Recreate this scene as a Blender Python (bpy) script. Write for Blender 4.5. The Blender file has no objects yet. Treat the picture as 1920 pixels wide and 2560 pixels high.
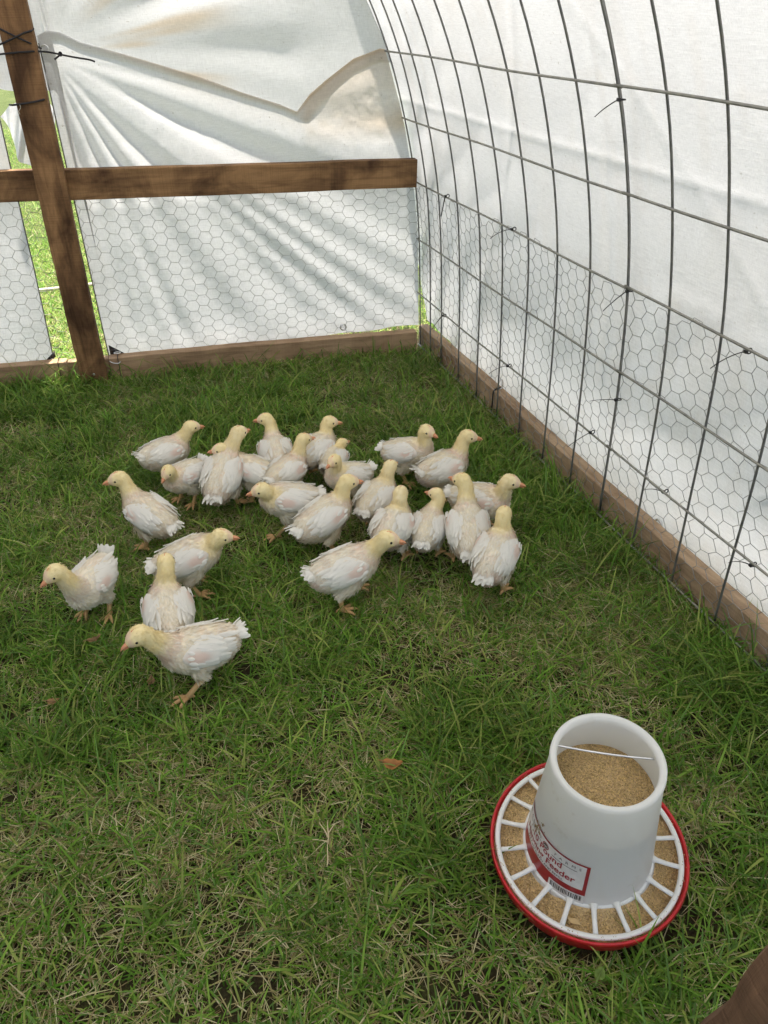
import bpy, bmesh, math, random
import numpy as np
from mathutils import Vector, Matrix
R = math.radians
rng = np.random.default_rng(7)
random.seed(7)
scene = bpy.context.scene
COL = scene.collection

# ------------------------------------------------------------------ camera
CAM = np.array([-1.1125, -2.6661, 1.1387]); YAW = .3452; PITCH = .5912
FPX = 1915.9                       # focal length in pixels of a 1920 x 2560 frame
cam_d = bpy.data.cameras.new('camera'); cam = bpy.data.objects.new('camera', cam_d); COL.objects.link(cam)
cam.location = CAM
cam.rotation_euler = (math.pi/2 - PITCH, 0, -YAW)
cam_d.sensor_fit = 'VERTICAL'; cam_d.sensor_height = 24.0; cam_d.lens = FPX/2560*24.0
cam_d.clip_start = .02; cam_d.clip_end = 2000
scene.camera = cam

# ------------------------------------------------------------------ sky and sun
SUN_EL, SUN_AZ = R(75), R(24)      # azimuth from +Y towards +X
world = bpy.data.worlds.new('World'); scene.world = world; world.use_nodes = True
wn = world.node_tree.nodes; wl = world.node_tree.links
sky = wn.new('ShaderNodeTexSky'); sky.sky_type = 'NISHITA'; sky.sun_disc = False
sky.sun_elevation = SUN_EL; sky.sun_rotation = SUN_AZ; sky.air_density = 1.0; sky.dust_density = 2.5
wn['Background'].inputs['Strength'].default_value = .11
wl.new(sky.outputs[0], wn['Background'].inputs['Color'])
sd = bpy.data.lights.new('sun', 'SUN'); sun = bpy.data.objects.new('sun', sd); COL.objects.link(sun)
sd.energy = 5.0; sd.angle = R(2.0); sd.color = (1, .93, .82)
to_sun = Vector((math.sin(SUN_AZ)*math.cos(SUN_EL), math.cos(SUN_AZ)*math.cos(SUN_EL), math.sin(SUN_EL)))
sun.rotation_euler = to_sun.to_track_quat('Z', 'Y').to_euler()
vs = scene.view_settings
vs.view_transform = 'Standard'; vs.look = 'None'; vs.gamma = 1; vs.use_curve_mapping = False
vs.exposure = 1.65
scene.render.engine = 'CYCLES'
cy = scene.cycles
cy.use_denoising = True
try: cy.denoiser = 'OPENIMAGEDENOISE'
except Exception: pass
cy.max_bounces = 7; cy.diffuse_bounces = 4; cy.glossy_bounces = 2; cy.transmission_bounces = 5; cy.transparent_max_bounces = 4
cy.use_adaptive_sampling = True; cy.adaptive_threshold = .025
cy.caustics_reflective = False; cy.caustics_refractive = False

# ------------------------------------------------------------------ measuring helpers
_f = np.array([math.sin(YAW)*math.cos(PITCH), math.cos(YAW)*math.cos(PITCH), -math.sin(PITCH)])
_r = np.array([math.cos(YAW), -math.sin(YAW), 0.]); _u = np.cross(_r, _f)
def ray(x, y): return (x-960)/FPX*_r - (y-1280)/FPX*_u + _f
def atz(x, y, z): d = ray(x, y); return CAM + d*(z-CAM[2])/d[2]
WDIR = np.array([-.9935, .1142, 0.]); WN = np.array([.1142, .9935, 0.]); WO = np.array([0., -.0358, 0.])
def bw(u, z, off=0.):              # point on the back end wall: u metres left of the corner, z up, off outwards
    return WO + WDIR*u + WN*off + np.array([0, 0, z])
def to_bw(x, y, off=0.):
    d = ray(x, y); t = ((WO + WN*off - CAM) @ WN)/(d @ WN); p = CAM + d*t
    return float((p-WO) @ WDIR), float(p[2])
GZ = -.02                          # soil level

# ------------------------------------------------------------------ mesh helpers
def tag(o, label=None, cat=None, group=None, kind=None):
    if label: o['label'] = label
    if cat: o['category'] = cat
    if group: o['group'] = group
    if kind: o['kind'] = kind
    return o
def link(name, me, mat=None, parent=None, smooth=False):
    o = bpy.data.objects.new(name, me); COL.objects.link(o)
    if mat: me.materials.append(mat)
    if parent: o.parent = parent
    if smooth: me.polygons.foreach_set('use_smooth', np.ones(len(me.polygons), bool))
    return o
def empty(name, loc=(0, 0, 0)):
    o = bpy.data.objects.new(name, None); COL.objects.link(o); o.location = loc; o.empty_display_size = .05; return o
def raw(verts, polys, colors=None, name='m'):
    """verts (n,3); polys list of (k-gon index arrays), each (m,k)"""
    me = bpy.data.meshes.new(name)
    verts = np.asarray(verts, np.float32)
    me.vertices.add(len(verts)); me.vertices.foreach_set('co', verts.ravel())
    polys = [np.asarray(p, np.int32) for p in polys if len(p)]
    nl = sum(p.size for p in polys); npol = sum(len(p) for p in polys)
    me.loops.add(nl); me.polygons.add(npol)
    me.loops.foreach_set('vertex_index', np.concatenate([p.ravel() for p in polys]))
    tot = np.concatenate([np.full(len(p), p.shape[1], np.int32) for p in polys])
    me.polygons.foreach_set('loop_start', np.concatenate([[0], np.cumsum(tot)[:-1]]).astype(np.int32))
    me.update(calc_edges=True)
    if colors is not None: set_col(me, colors)
    return me
def set_col(me, c, name='col'):
    c = np.asarray(c, np.float32)
    if c.shape[1] == 3: c = np.concatenate([c, np.ones((len(c), 1), np.float32)], 1)
    a = me.attributes.new(name, 'FLOAT_COLOR', 'POINT'); a.data.foreach_set('color', c.ravel())
class MB:
    """collects quads, tubes and boxes for one mesh"""
    def __init__(s): s.v = []; s.q = []; s.t = []; s.c = []; s.n = 0
    def add(s, v, q=(), t=(), c=None):
        v = np.asarray(v, float).reshape(-1, 3)
        if len(q): s.q.append(np.asarray(q, int).reshape(-1, 4)+s.n)
        if len(t): s.t.append(np.asarray(t, int).reshape(-1, 3)+s.n)
        s.v.append(v); s.n += len(v)
        s.c.append(np.broadcast_to(np.asarray(c if c is not None else (1, 1, 1), float), (len(v), 3)))
    def mesh(s, name='m', col=False):
        return raw(np.concatenate(s.v), ([np.concatenate(s.q)] if s.q else []) + ([np.concatenate(s.t)] if s.t else []), np.concatenate(s.c) if col else None, name)
    def grid(s, P, c=None, wrap=False):
        P = np.asarray(P, float); a, b = P.shape[:2]
        i = np.arange(a-1)[:, None]; j = np.arange(b if wrap else b-1)[None, :]; j2 = (j+1) % b
        q = np.stack([i*b+j, i*b+j2, (i+1)*b+j2, (i+1)*b+j], -1).reshape(-1, 4)
        s.add(P.reshape(-1, 3), q, c=None if c is None else (np.asarray(c).reshape(-1, 3) if np.ndim(c) > 1 else c))
    def tube(s, pts, r, n=6, c=None, caps=True):
        pts = np.asarray(pts, float); m = len(pts)
        r = np.broadcast_to(np.asarray(r, float), (m,)) if np.ndim(r) < 2 else np.asarray(r, float)
        T = np.gradient(pts, axis=0); T /= np.linalg.norm(T, axis=1)[:, None]+1e-12
        a = np.array([0, 0, 1.]) if abs(T[0][2]) < .9 else np.array([1., 0, 0])
        X = np.cross(T[0], a); X /= np.linalg.norm(X); ring = []
        th = np.linspace(0, 2*math.pi, n, endpoint=False)
        for k in range(m):
            X = X - (X @ T[k])*T[k]; X /= np.linalg.norm(X)+1e-12; Y = np.cross(T[k], X)
            ra, rb = (r[k], r[k]) if r.ndim == 1 else r[k]
            ring.append(pts[k] + ra*np.cos(th)[:, None]*X + rb*np.sin(th)[:, None]*Y)
        n0 = s.n; s.grid(np.array(ring), c, wrap=True)
        if caps:
            s.add([pts[0], pts[-1]], c=c); ca = s.n-2; b = np.arange(n); b2 = (b+1) % n
            tt = np.concatenate([np.stack([b2, b, np.full(n, ca-n0)], 1), np.stack([b+(m-1)*n, b2+(m-1)*n, np.full(n, ca+1-n0)], 1)])
            s.t.append(tt+n0)
    def box(s, c, ax, ay, az, bev=.002, col=None):
        """box with centre c and half-axis vectors, chamfered"""
        c, ax, ay, az = [np.asarray(q, float) for q in (c, ax, ay, az)]
        bm = bmesh.new(); bmesh.ops.create_cube(bm, size=2.0)
        L = [np.linalg.norm(q) for q in (ax, ay, az)]
        for v in bm.verts: v.co = Vector((v.co.x*L[0], v.co.y*L[1], v.co.z*L[2]))
        if bev > 0: bmesh.ops.bevel(bm, geom=bm.edges[:], offset=bev, segments=2, affect='EDGES', profile=.6)
        M = np.stack([ax/L[0], ay/L[1], az/L[2]])
        bm.verts.index_update(); V = np.array([v.co[:] for v in bm.verts]) @ M + c
        q = [[v.index for v in f.verts] for f in bm.faces if len(f.verts) == 4]; t = [[v.index for v in f.verts] for f in bm.faces if len(f.verts) == 3]
        s.add(V, q, t, col); bm.free()
    def lathe(s, prof, n=64, c=None, closed=False):
        prof = np.asarray(prof, float); th = np.linspace(0, 2*math.pi, n, endpoint=False)
        P = np.stack([np.stack([p[0]*np.cos(th), p[0]*np.sin(th), np.full(n, p[1])], -1) for p in prof])
        s.grid(P, c, wrap=True)
def sstep(a, b, x): t = np.clip((x-a)/(b-a+1e-12), 0, 1); return t*t*(3-2*t)
_tab = np.random.default_rng(11).random((256, 256))
def vnoise(x, y):
    x = np.asarray(x, float); y = np.asarray(y, float)
    xi = np.floor(x).astype(int); yi = np.floor(y).astype(int); fx = x-xi; fy = y-yi
    fx = fx*fx*(3-2*fx); fy = fy*fy*(3-2*fy)
    g = lambda i, j: _tab[i % 256, j % 256]
    return (g(xi, yi)*(1-fx)+g(xi+1, yi)*fx)*(1-fy)+(g(xi, yi+1)*(1-fx)+g(xi+1, yi+1)*fx)*fy
def fbm(x, y, o=4):
    s = 0; a = .5
    for k in range(o): s = s+a*vnoise(x*2**k+17.3*k, y*2**k+5.1*k); a *= .5
    return s/(1-.5**o)
def bez(p0, p1, p2, p3, n):
    t = np.linspace(0, 1, n)[:, None]; p0, p1, p2, p3 = [np.asarray(p, float) for p in (p0, p1, p2, p3)]
    return (1-t)**3*p0+3*t*(1-t)**2*p1+3*t*t*(1-t)*p2+t**3*p3

# ------------------------------------------------------------------ materials
def newmat(name):
    m = bpy.data.materials.new(name); m.use_nodes = True; nt = m.node_tree
    return m, nt.nodes, nt.links, nt.nodes['Principled BSDF']
def N(nodes, t, **kw):
    n = nodes.new(t)
    for k, v in kw.items():
        if k.startswith('_'): setattr(n, k[1:], v)
        else: n.inputs[k.replace('__', ' ')].default_value = v
    return n
def ramp(nodes, links, src, stops):
    r = nodes.new('ShaderNodeValToRGB'); e = r.color_ramp.elements
    while len(e) < len(stops): e.new(.5)
    for k, (p, c) in enumerate(stops): e[k].position = p; e[k].color = (*c, 1) if len(c) == 3 else c
    links.new(src, r.inputs[0]); return r
def attr(nodes, name='col'): a = nodes.new('ShaderNodeAttribute'); a.attribute_name = name; return a
def bump(nodes, links, src, bsdf, strength=.3, dist=.002):
    b = nodes.new('ShaderNodeBump'); b.inputs['Strength'].default_value = strength; b.inputs['Distance'].default_value = dist
    links.new(src, b.inputs['Height']); links.new(b.outputs[0], bsdf.inputs['Normal']); return b
def mix_shader(nodes, links, a, b, fac):
    m = nodes.new('ShaderNodeMixShader'); m.inputs[0].default_value = fac
    links.new(a, m.inputs[1]); links.new(b, m.inputs[2]); return m
def plain(name, col, rough=.5, metal=0., spec=.5):
    m, n, l, b = newmat(name)
    b.inputs['Base Color'].default_value = (*col, 1); b.inputs['Roughness'].default_value = rough
    b.inputs['Metallic'].default_value = metal; b.inputs['Specular IOR Level'].default_value = spec
    ns = N(n, 'ShaderNodeTexNoise', Scale=60., Detail=4.); tc = n.new('ShaderNodeTexCoord'); l.new(tc.outputs['Object'], ns.inputs[0])
    mx = n.new('ShaderNodeMix'); mx.data_type = 'RGBA'; mx.blend_type = 'MULTIPLY'; mx.inputs[0].default_value = .35
    mx.inputs[6].default_value = (*col, 1); l.new(ns.outputs[0], mx.inputs[7]); l.new(mx.outputs[2], b.inputs['Base Color'])
    return m
def attr_trans(name, trans=.35, rough=.6, spec=.2, sat=None):
    """colour from the col attribute, part of the light passes through"""
    m, n, l, b = newmat(name); a = attr(n)
    l.new(a.outputs[0], b.inputs['Base Color']); b.inputs['Roughness'].default_value = rough; b.inputs['Specular IOR Level'].default_value = spec
    t = n.new('ShaderNodeBsdfTranslucent'); l.new(a.outputs[0], t.inputs[0])
    ms = mix_shader(n, l, b.outputs[0], t.outputs[0], trans); l.new(ms.outputs[0], n['Material Output'].inputs[0]); return m

def tarp_material():
    m, n, l, b = newmat('white_poly_tarp')
    a = attr(n); tc = n.new('ShaderNodeTexCoord')
    b.inputs['Roughness'].default_value = .36; b.inputs['Specular IOR Level'].default_value = .5
    t = n.new('ShaderNodeBsdfTranslucent')
    # woven tape texture and small crinkles
    w1 = N(n, 'ShaderNodeTexNoise', Scale=9., Detail=9., Roughness=.62); l.new(tc.outputs['Object'], w1.inputs[0])
    vo = N(n, 'ShaderNodeTexVoronoi', Scale=7.); vo.feature = 'DISTANCE_TO_EDGE'
    ds = n.new('ShaderNodeVectorMath'); ds.operation = 'MULTIPLY_ADD'; ds.inputs[1].default_value = (.25, .25, .25)
    l.new(w1.outputs['Color'], ds.inputs[0]); l.new(tc.outputs['Object'], ds.inputs[2]); l.new(ds.outputs[0], vo.inputs[0])
    cr = ramp(n, l, vo.outputs['Distance'], [(0, (0, 0, 0)), (.05, (1, 1, 1))])
    mp = N(n, 'ShaderNodeMapping'); mp.inputs['Scale'].default_value = (520, 520, 60); l.new(tc.outputs['Object'], mp.inputs[0])
    wv = N(n, 'ShaderNodeTexNoise', Scale=1., Detail=2.); l.new(mp.outputs[0], wv.inputs[0])
    mp2 = N(n, 'ShaderNodeMapping'); mp2.inputs['Scale'].default_value = (40, 40, 520); l.new(tc.outputs['Object'], mp2.inputs[0])
    wv2 = N(n, 'ShaderNodeTexNoise', Scale=1., Detail=2.); l.new(mp2.outputs[0], wv2.inputs[0])
    th_ = n.new('ShaderNodeMath'); th_.operation = 'ADD'; l.new(wv.outputs[0], th_.inputs[0]); l.new(wv2.outputs[0], th_.inputs[1])
    thr = ramp(n, l, th_.outputs[0], [(.35, (.84, .84, .84)), (.62, (1, 1, 1))]); th_.use_clamp = False
    hf_ = n.new('ShaderNodeMath'); hf_.operation = 'MULTIPLY'; hf_.inputs[1].default_value = .5; l.new(th_.outputs[0], hf_.inputs[0]); l.new(hf_.outputs[0], thr.inputs[0])
    sp = N(n, 'ShaderNodeTexNoise', Scale=70., Detail=5., Roughness=.75); l.new(tc.outputs['Object'], sp.inputs[0])
    spr = ramp(n, l, sp.outputs[0], [(.30, (.55, .5, .44)), (.36, (1, 1, 1))])
    mx = n.new('ShaderNodeMix'); mx.data_type = 'RGBA'; mx.blend_type = 'MULTIPLY'; mx.inputs[0].default_value = 1.; l.new(a.outputs[0], mx.inputs[6]); l.new(thr.outputs[0], mx.inputs[7])
    mx2 = n.new('ShaderNodeMix'); mx2.data_type = 'RGBA'; mx2.blend_type = 'MULTIPLY'; mx2.inputs[0].default_value = .7; l.new(mx.outputs[2], mx2.inputs[6]); l.new(spr.outputs[0], mx2.inputs[7])
    l.new(mx2.outputs[2], b.inputs['Base Color']); l.new(mx2.outputs[2], t.inputs[0])
    ad = n.new('ShaderNodeMath'); ad.operation = 'MULTIPLY_ADD'; ad.inputs[1].default_value = .03; l.new(cr.outputs[0], ad.inputs[0]); l.new(w1.outputs[0], ad.inputs[2])
    ad2 = n.new('ShaderNodeMath'); ad2.operation = 'MULTIPLY_ADD'; ad2.inputs[1].default_value = .08; l.new(wv.outputs[0], ad2.inputs[0]); l.new(ad.outputs[0], ad2.inputs[2])
    ad3 = n.new('ShaderNodeMath'); ad3.operation = 'MULTIPLY_ADD'; ad3.inputs[1].default_value = .08; l.new(wv2.outputs[0], ad3.inputs[0]); l.new(ad2.outputs[0], ad3.inputs[2])
    bp = bump(n, l, ad3.outputs[0], b, .32, .009); l.new(bp.outputs[0], t.inputs['Normal'])
    ms = mix_shader(n, l, b.outputs[0], t.outputs[0], .34); l.new(ms.outputs[0], n['Material Output'].inputs[0])
    return m
M_TARP = tarp_material()

def wood_material(name, light, dark, axis, blotch=1., rough=.75):
    """rough sawn stained board; axis = object axis of the grain"""
    m, n, l, b = newmat(name); tc = n.new('ShaderNodeTexCoord')
    sc = [30, 30, 30]; sc[axis] = 2.2
    mp = N(n, 'ShaderNodeMapping'); mp.inputs['Scale'].default_value = sc; l.new(tc.outputs['Object'], mp.inputs[0])
    g = N(n, 'ShaderNodeTexNoise', Scale=1.6, Detail=8., Roughness=.65, Distortion=1.2); l.new(mp.outputs[0], g.inputs[0])
    sc2 = [3., 3., 3.]; sc2[axis] = 330.
    mp2 = N(n, 'ShaderNodeMapping'); mp2.inputs['Scale'].default_value = sc2; l.new(tc.outputs['Object'], mp2.inputs[0])
    saw = N(n, 'ShaderNodeTexNoise', Scale=1., Detail=3., Roughness=.7); l.new(mp2.outputs[0], saw.inputs[0])
    sc3 = [7., 7., 7.]; sc3[axis] = 4.5
    mp3 = N(n, 'ShaderNodeMapping'); mp3.inputs['Scale'].default_value = sc3; l.new(tc.outputs['Object'], mp3.inputs[0])
    bl = N(n, 'ShaderNodeTexNoise', Scale=1.2, Detail=5., Roughness=.55, Distortion=.6); l.new(mp3.outputs[0], bl.inputs[0])
    mid = tuple((a+c)/2 for a, c in zip(light, dark))
    r1 = ramp(n, l, bl.outputs[0], [(.36, dark), (.5, mid), (.62, light)])
    r2 = ramp(n, l, g.outputs[0], [(.3, (.45, .42, .4)), (.55, (1, 1, 1)), (.8, (1.0, .95, .9))])
    r3 = ramp(n, l, saw.outputs[0], [(.3, (.62, .6, .58)), (.55, (1, 1, 1))])
    mx = n.new('ShaderNodeMix'); mx.data_type = 'RGBA'; mx.blend_type = 'MULTIPLY'; mx.inputs[0].default_value = .8
    l.new(r1.outputs[0], mx.inputs[6]); l.new(r2.outputs[0], mx.inputs[7])
    mx2 = n.new('ShaderNodeMix'); mx2.data_type = 'RGBA'; mx2.blend_type = 'MULTIPLY'; mx2.inputs[0].default_value = .7*blotch
    l.new(mx.outputs[2], mx2.inputs[6]); l.new(r3.outputs[0], mx2.inputs[7]); l.new(mx2.outputs[2], b.inputs['Base Color'])
    b.inputs['Roughness'].default_value = rough; b.inputs['Specular IOR Level'].default_value = .25
    ad = n.new('ShaderNodeMath'); ad.operation = 'ADD'; l.new(g.outputs[0], ad.inputs[0]); l.new(saw.outputs[0], ad.inputs[1])
    bump(n, l, ad.outputs[0], b, .55, .0025); return m
M_POST = wood_material('stained_post', (.34, .19, .09), (.09, .045, .021), 2)
M_RAIL = wood_material('stained_rail', (.35, .2, .095), (.095, .048, .023), 0)
M_BASEX = wood_material('weathered_board_x', (.47, .32, .20), (.31, .20, .12), 0, .6)
M_BASEY = wood_material('weathered_board_y', (.50, .36, .235), (.33, .22, .135), 1, .6)
M_FRONT = wood_material('old_post', (.21, .12, .07), (.06, .033, .02), 2, 1., .9)
M_CUT = wood_material('fresh_cut_wood', (.62, .47, .3), (.5, .35, .2), 0, .3)

def wire_material(name, c1, c2, metal=.6, rough=.45):
    m, n, l, b = newmat(name); tc = n.new('ShaderNodeTexCoord')
    ns = N(n, 'ShaderNodeTexNoise', Scale=45., Detail=5.); l.new(tc.outputs['Object'], ns.inputs[0])
    r = ramp(n, l, ns.outputs[0], [(.35, c1), (.65, c2)]); l.new(r.outputs[0], b.inputs['Base Color'])
    b.inputs['Metallic'].default_value = metal; b.inputs['Roughness'].default_value = rough; return m
M_WIRE = wire_material('galvanised_rod', (.17, .17, .175), (.27, .265, .255))
M_STAY = wire_material('galvanised_stay', (.24, .235, .215), (.36, .35, .31))
M_NET = wire_material('hexagon_netting', (.27, .27, .27), (.38, .375, .36), .35, .5)
M_STEEL = wire_material('bright_steel', (.6, .6, .6), (.75, .75, .75), .9, .3)
M_BLACK = plain('black_nylon', (.018, .017, .02), .45)
M_CORD = plain('black_cord', (.02, .018, .022), .7)
M_DOWN = attr_trans('chick_down', .3, .75, .1)
M_SKIN = attr_trans('chick_skin', .05, .5, .3)
M_GRASS = attr_trans('grass_blades', .36, .5, .16)
M_EYE = plain('dark_eye', (.012, .009, .008), .12)

# ------------------------------------------------------------------ ground
def ground_material():
    m, n, l, b = newmat('soil_and_turf'); tc = n.new('ShaderNodeTexCoord')
    a = N(n, 'ShaderNodeTexNoise', Scale=5., Detail=8., Roughness=.7); l.new(tc.outputs['Object'], a.inputs[0])
    f = N(n, 'ShaderNodeTexNoise', Scale=160., Detail=4., Roughness=.7); l.new(tc.outputs['Object'], f.inputs[0])
    ad = n.new('ShaderNodeMath'); ad.operation = 'ADD'; l.new(a.outputs[0], ad.inputs[0]); l.new(f.outputs[0], ad.inputs[1])
    hf = n.new('ShaderNodeMath'); hf.operation = 'MULTIPLY'; hf.inputs[1].default_value = .5; l.new(ad.outputs[0], hf.inputs[0])
    r = ramp(n, l, hf.outputs[0], [(.36, (.03, .022, .013)), (.48, (.045, .036, .019)), (.6, (.07, .075, .025)), (.7, (.12, .10, .05))])
    g = ramp(n, l, hf.outputs[0], [(.34, (.045, .06, .017)), (.5, (.08, .105, .035)), (.62, (.12, .14, .055))])
    at = attr(n); mx = n.new('ShaderNodeMix'); mx.data_type = 'RGBA'; l.new(at.outputs['Fac'], mx.inputs[0]); l.new(r.outputs[0], mx.inputs[6]); l.new(g.outputs[0], mx.inputs[7])
    l.new(mx.outputs[2], b.inputs['Base Color']); b.inputs['Roughness'].default_value = .95; b.inputs['Specular IOR Level'].default_value = .1
    bump(n, l, f.outputs[0], b, .9, .01); return m
gx = np.concatenate([np.linspace(-400, -6, 12), np.linspace(-5, 3, 90), np.linspace(4, 400, 12)])
gy = np.concatenate([np.linspace(-400, -6, 12), np.linspace(-5, 6, 110), np.linspace(7, 600, 14)])
X, Y = np.meshgrid(gx, gy, indexing='ij')
def ground_z(x, y):
    near = sstep(7, 4, np.hypot(x, y))
    return GZ + near*.010*(fbm(x*3+9, y*3+4, 3)-.5) + near*.006*(fbm(x*11, y*11, 2)-.5)
mb = MB(); turf = np.maximum(sstep(.3, .9, Y+.115*X), np.maximum(sstep(.1, .4, X), np.maximum(sstep(-2.7, -3.0, X), sstep(-4, -4.4, Y))))
mb.grid(np.stack([X, Y, ground_z(X, Y)], -1), np.repeat(turf.reshape(-1, 1), 3, 1))
tag(link('ground', mb.mesh('ground', True), ground_material(), smooth=True), kind='structure')

# ------------------------------------------------------------------ timber frame
frame = tag(empty('timber_frame', (-1.25, .08, GZ)), 'brown timber frame of post, crossrail and low base boards around the grass pen', 'frame')
bpy.context.view_layer.update()
def child(name, me, mat, parent, smooth=False):
    o = link(name, me, mat, parent, smooth)
    o.matrix_parent_inverse = Matrix.Translation(-Vector(parent.location)); return o
def board_mesh(c, ax, ay, az, seg, axis=0, wob=.0015, seed=0, bev=.003):
    """a board: subdivided along its length, slightly crooked, local coordinates (length on local axis)"""
    Lx, Ly, Lz = ax, ay, az
    bm = bmesh.new(); bmesh.ops.create_cube(bm, size=2)
    dims = (Lx, Ly, Lz)
    for v in bm.verts: v.co = Vector((v.co.x*dims[0], v.co.y*dims[1], v.co.z*dims[2]))
    le = [e for e in bm.edges if abs((e.verts[0].co-e.verts[1].co)[axis]) > dims[axis]]
    bmesh.ops.subdivide_edges(bm, edges=le, cuts=seg, use_grid_fill=True)
    bmesh.ops.bevel(bm, geom=[e for e in bm.edges if e.calc_face_angle(0) > 1], offset=bev, segments=2, affect='EDGES', profile=.6)
    r = np.random.default_rng(seed); ph = r.random(6)*9
    for v in bm.verts:
        t = v.co[axis]
        for k in range(3):
            if k != axis: v.co[k] += wob*(math.sin(t*5+ph[k])+.5*math.sin(t*19+ph[k+3])+.25*math.sin(t*61+ph[k]*3))
    me = bpy.data.meshes.new('board'); bm.to_mesh(me); bm.free(); return me
def wall_board(name, u0, z0, u1, z1, height, off, thick, mat, seed, parent=frame):
    """board along the back wall; z0/z1 = its top at both ends"""
    p0 = bw(u0, z0-height/2, off+thick/2); p1 = bw(u1, z1-height/2, off+thick/2)
    d = p0-p1; L = np.linalg.norm(d); d /= L
    o = link(name, board_mesh(None, L/2, thick/2, height/2, 24, 0, .0012, seed), mat, parent)
    X_ = Vector(d); Y_ = Vector(WN); Z_ = X_.cross(Y_); Y_ = Z_.cross(X_)
    Mw = Matrix((X_, Y_, Z_)).transposed().to_4x4(); Mw.translation = Vector((p0+p1)/2)
    o.matrix_parent_inverse = Matrix.Translation(-Vector(parent.location)); o.matrix_basis = Mw; return o
def place(o, X_, Z_, loc, parent):
    X_ = Vector(X_).normalized(); Z_ = Vector(Z_); Y_ = Z_.cross(X_).normalized(); Z_ = X_.cross(Y_)
    Mw = Matrix((X_, Y_, Z_)).transposed().to_4x4(); Mw.translation = Vector(loc)
    o.matrix_parent_inverse = Matrix.Translation(-Vector(parent.location)); o.matrix_basis = Mw
TOPB = .067
uJ0, _ = to_bw(273, 905); uJ1, _ = to_bw(169, 922)
wall_board('base_board', .030, TOPB, uJ0, TOPB, .089, 0, .042, M_BASEX, 1)
wall_board('joint_block', uJ0+.002, TOPB-.006, uJ1-.002, TOPB-.006, .08, .008, .034, M_BASEX, 2)
wall_board('base_board', uJ1, TOPB, 2.44, TOPB, .089, 0, .042, M_BASEX, 3)
ur, _ = to_bw(1044, 400); 
rail = wall_board('crossrail', ur, .679, 2.3, .7045, .09, 0, .038, M_RAIL, 4)
# post in front of the rail
ub, _ = to_bw(222, 966, -.042); ut, _ = to_bw(32, 0, -.042)
pb = bw(ub, GZ-.04, -.021); pt = bw(ut+(ut-ub)*.35, 1.52, -.021)
post = link('post', board_mesh(None, .0445, .019, np.linalg.norm(pt-pb)/2, 30, 2, .0014, 5), M_POST, frame)
dz = (pt-pb)/np.linalg.norm(pt-pb)
place(post, -WDIR, dz, (pb+pt)/2, frame)
def screw(p, n, parent, r=.0042):
    m = MB(); n = np.asarray(n, float); n /= np.linalg.norm(n)
    m.tube([np.asarray(p)-n*.004, np.asarray(p)+n*.0006, np.asarray(p)+n*.0016], [r, r, r*.7], 10)
    return child('screw', m.mesh(), M_STEEL, parent)
for px in ((235, 936), (213, 963)):
    u_, z_ = to_bw(*px, -.0405); screw(bw(u_, z_, -.0405), -WN, frame)
# right base board along the wire wall (outside the wires)
m_ = board_mesh(None, .0195, 1.29, .0445, 30, 1, .0013, 6)
o = link('base_board', m_, M_BASEY, frame); place(o, (1, 0, 0), (0, 0, 1), (.0265, -1.25, TOPB-.0445), frame)
# left base board and the front door posts
o = link('base_board', board_mesh(None, .0195, 1.29, .0445, 30, 1, .0013, 8), M_BASEY, frame); place(o, (1, 0, 0), (0, 0, 1), (-2.53, -1.15, TOPB-.0445), frame)
fe = np.array([-.905, -2.548, .70]); fd = np.array([.02, -.05, .999])
o = link('post', board_mesh(None, .045, .03, .62, 120, 2, .005, 9, .012), M_FRONT, frame)
place(o, (.995, .06, 0), fd, fe + np.array([.045, -.032, 0]) - fd*.12, frame)

# ------------------------------------------------------------------ hoop profile
TH = np.radians([2.0, 2.9, 5.8, 12, 17.4, 25.5, 35, 45.5, 56.5, 67.5, 77.5, 86])
SEG = .2032
pp = [np.array([0., 0.])]
for t in TH: pp.append(pp[-1] + SEG*np.array([-math.sin(t), math.cos(t)]))
pp = np.array(pp); mid = pp[-1][0]
PROF = np.concatenate([pp, np.stack([2*mid-pp[-2::-1, 0], pp[-2::-1, 1]], 1)])     # right foot over the top to left foot
NS = len(PROF)-1
_s = np.arange(NS+1)*SEG
def catmull(s):
    s = np.clip(np.asarray(s, float)/SEG, 0, NS-1e-6); i = s.astype(int); t = (s-i)[..., None]
    P = np.concatenate([[2*PROF[0]-PROF[1]], PROF, [2*PROF[-1]-PROF[-2]]])
    p0, p1, p2, p3 = P[i], P[i+1], P[i+2], P[i+3]
    return .5*((2*p1)+(-p0+p2)*t+(2*p0-5*p1+4*p2-p3)*t*t+(-p0+3*p1-3*p2+p3)*t**3)
def prof(s, off=0.):
    """hoop section at arc length s, off metres outwards -> (x, z)"""
    p = catmull(s); q = catmull(np.asarray(s)+.002)-catmull(np.asarray(s)-.002); q /= np.linalg.norm(q, axis=-1)[..., None]+1e-12
    nrm = np.stack([q[..., 1], -q[..., 0]], -1); return p+nrm*off
def prof_x(z, off=0.):
    s = np.linspace(0, 12*SEG, 400); p = prof(s, off); return np.interp(z, p[:, 1], p[:, 0])
STOT = NS*SEG
def wall_hit(x, y, off=0.):
    """the point of the right wire wall seen at a photo pixel"""
    d = ray(x, y); X_ = 0.
    for _ in range(30): p = CAM + d*(X_-CAM[0])/d[0]; X_ = float(prof_x(p[2], off))
    return p

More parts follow.
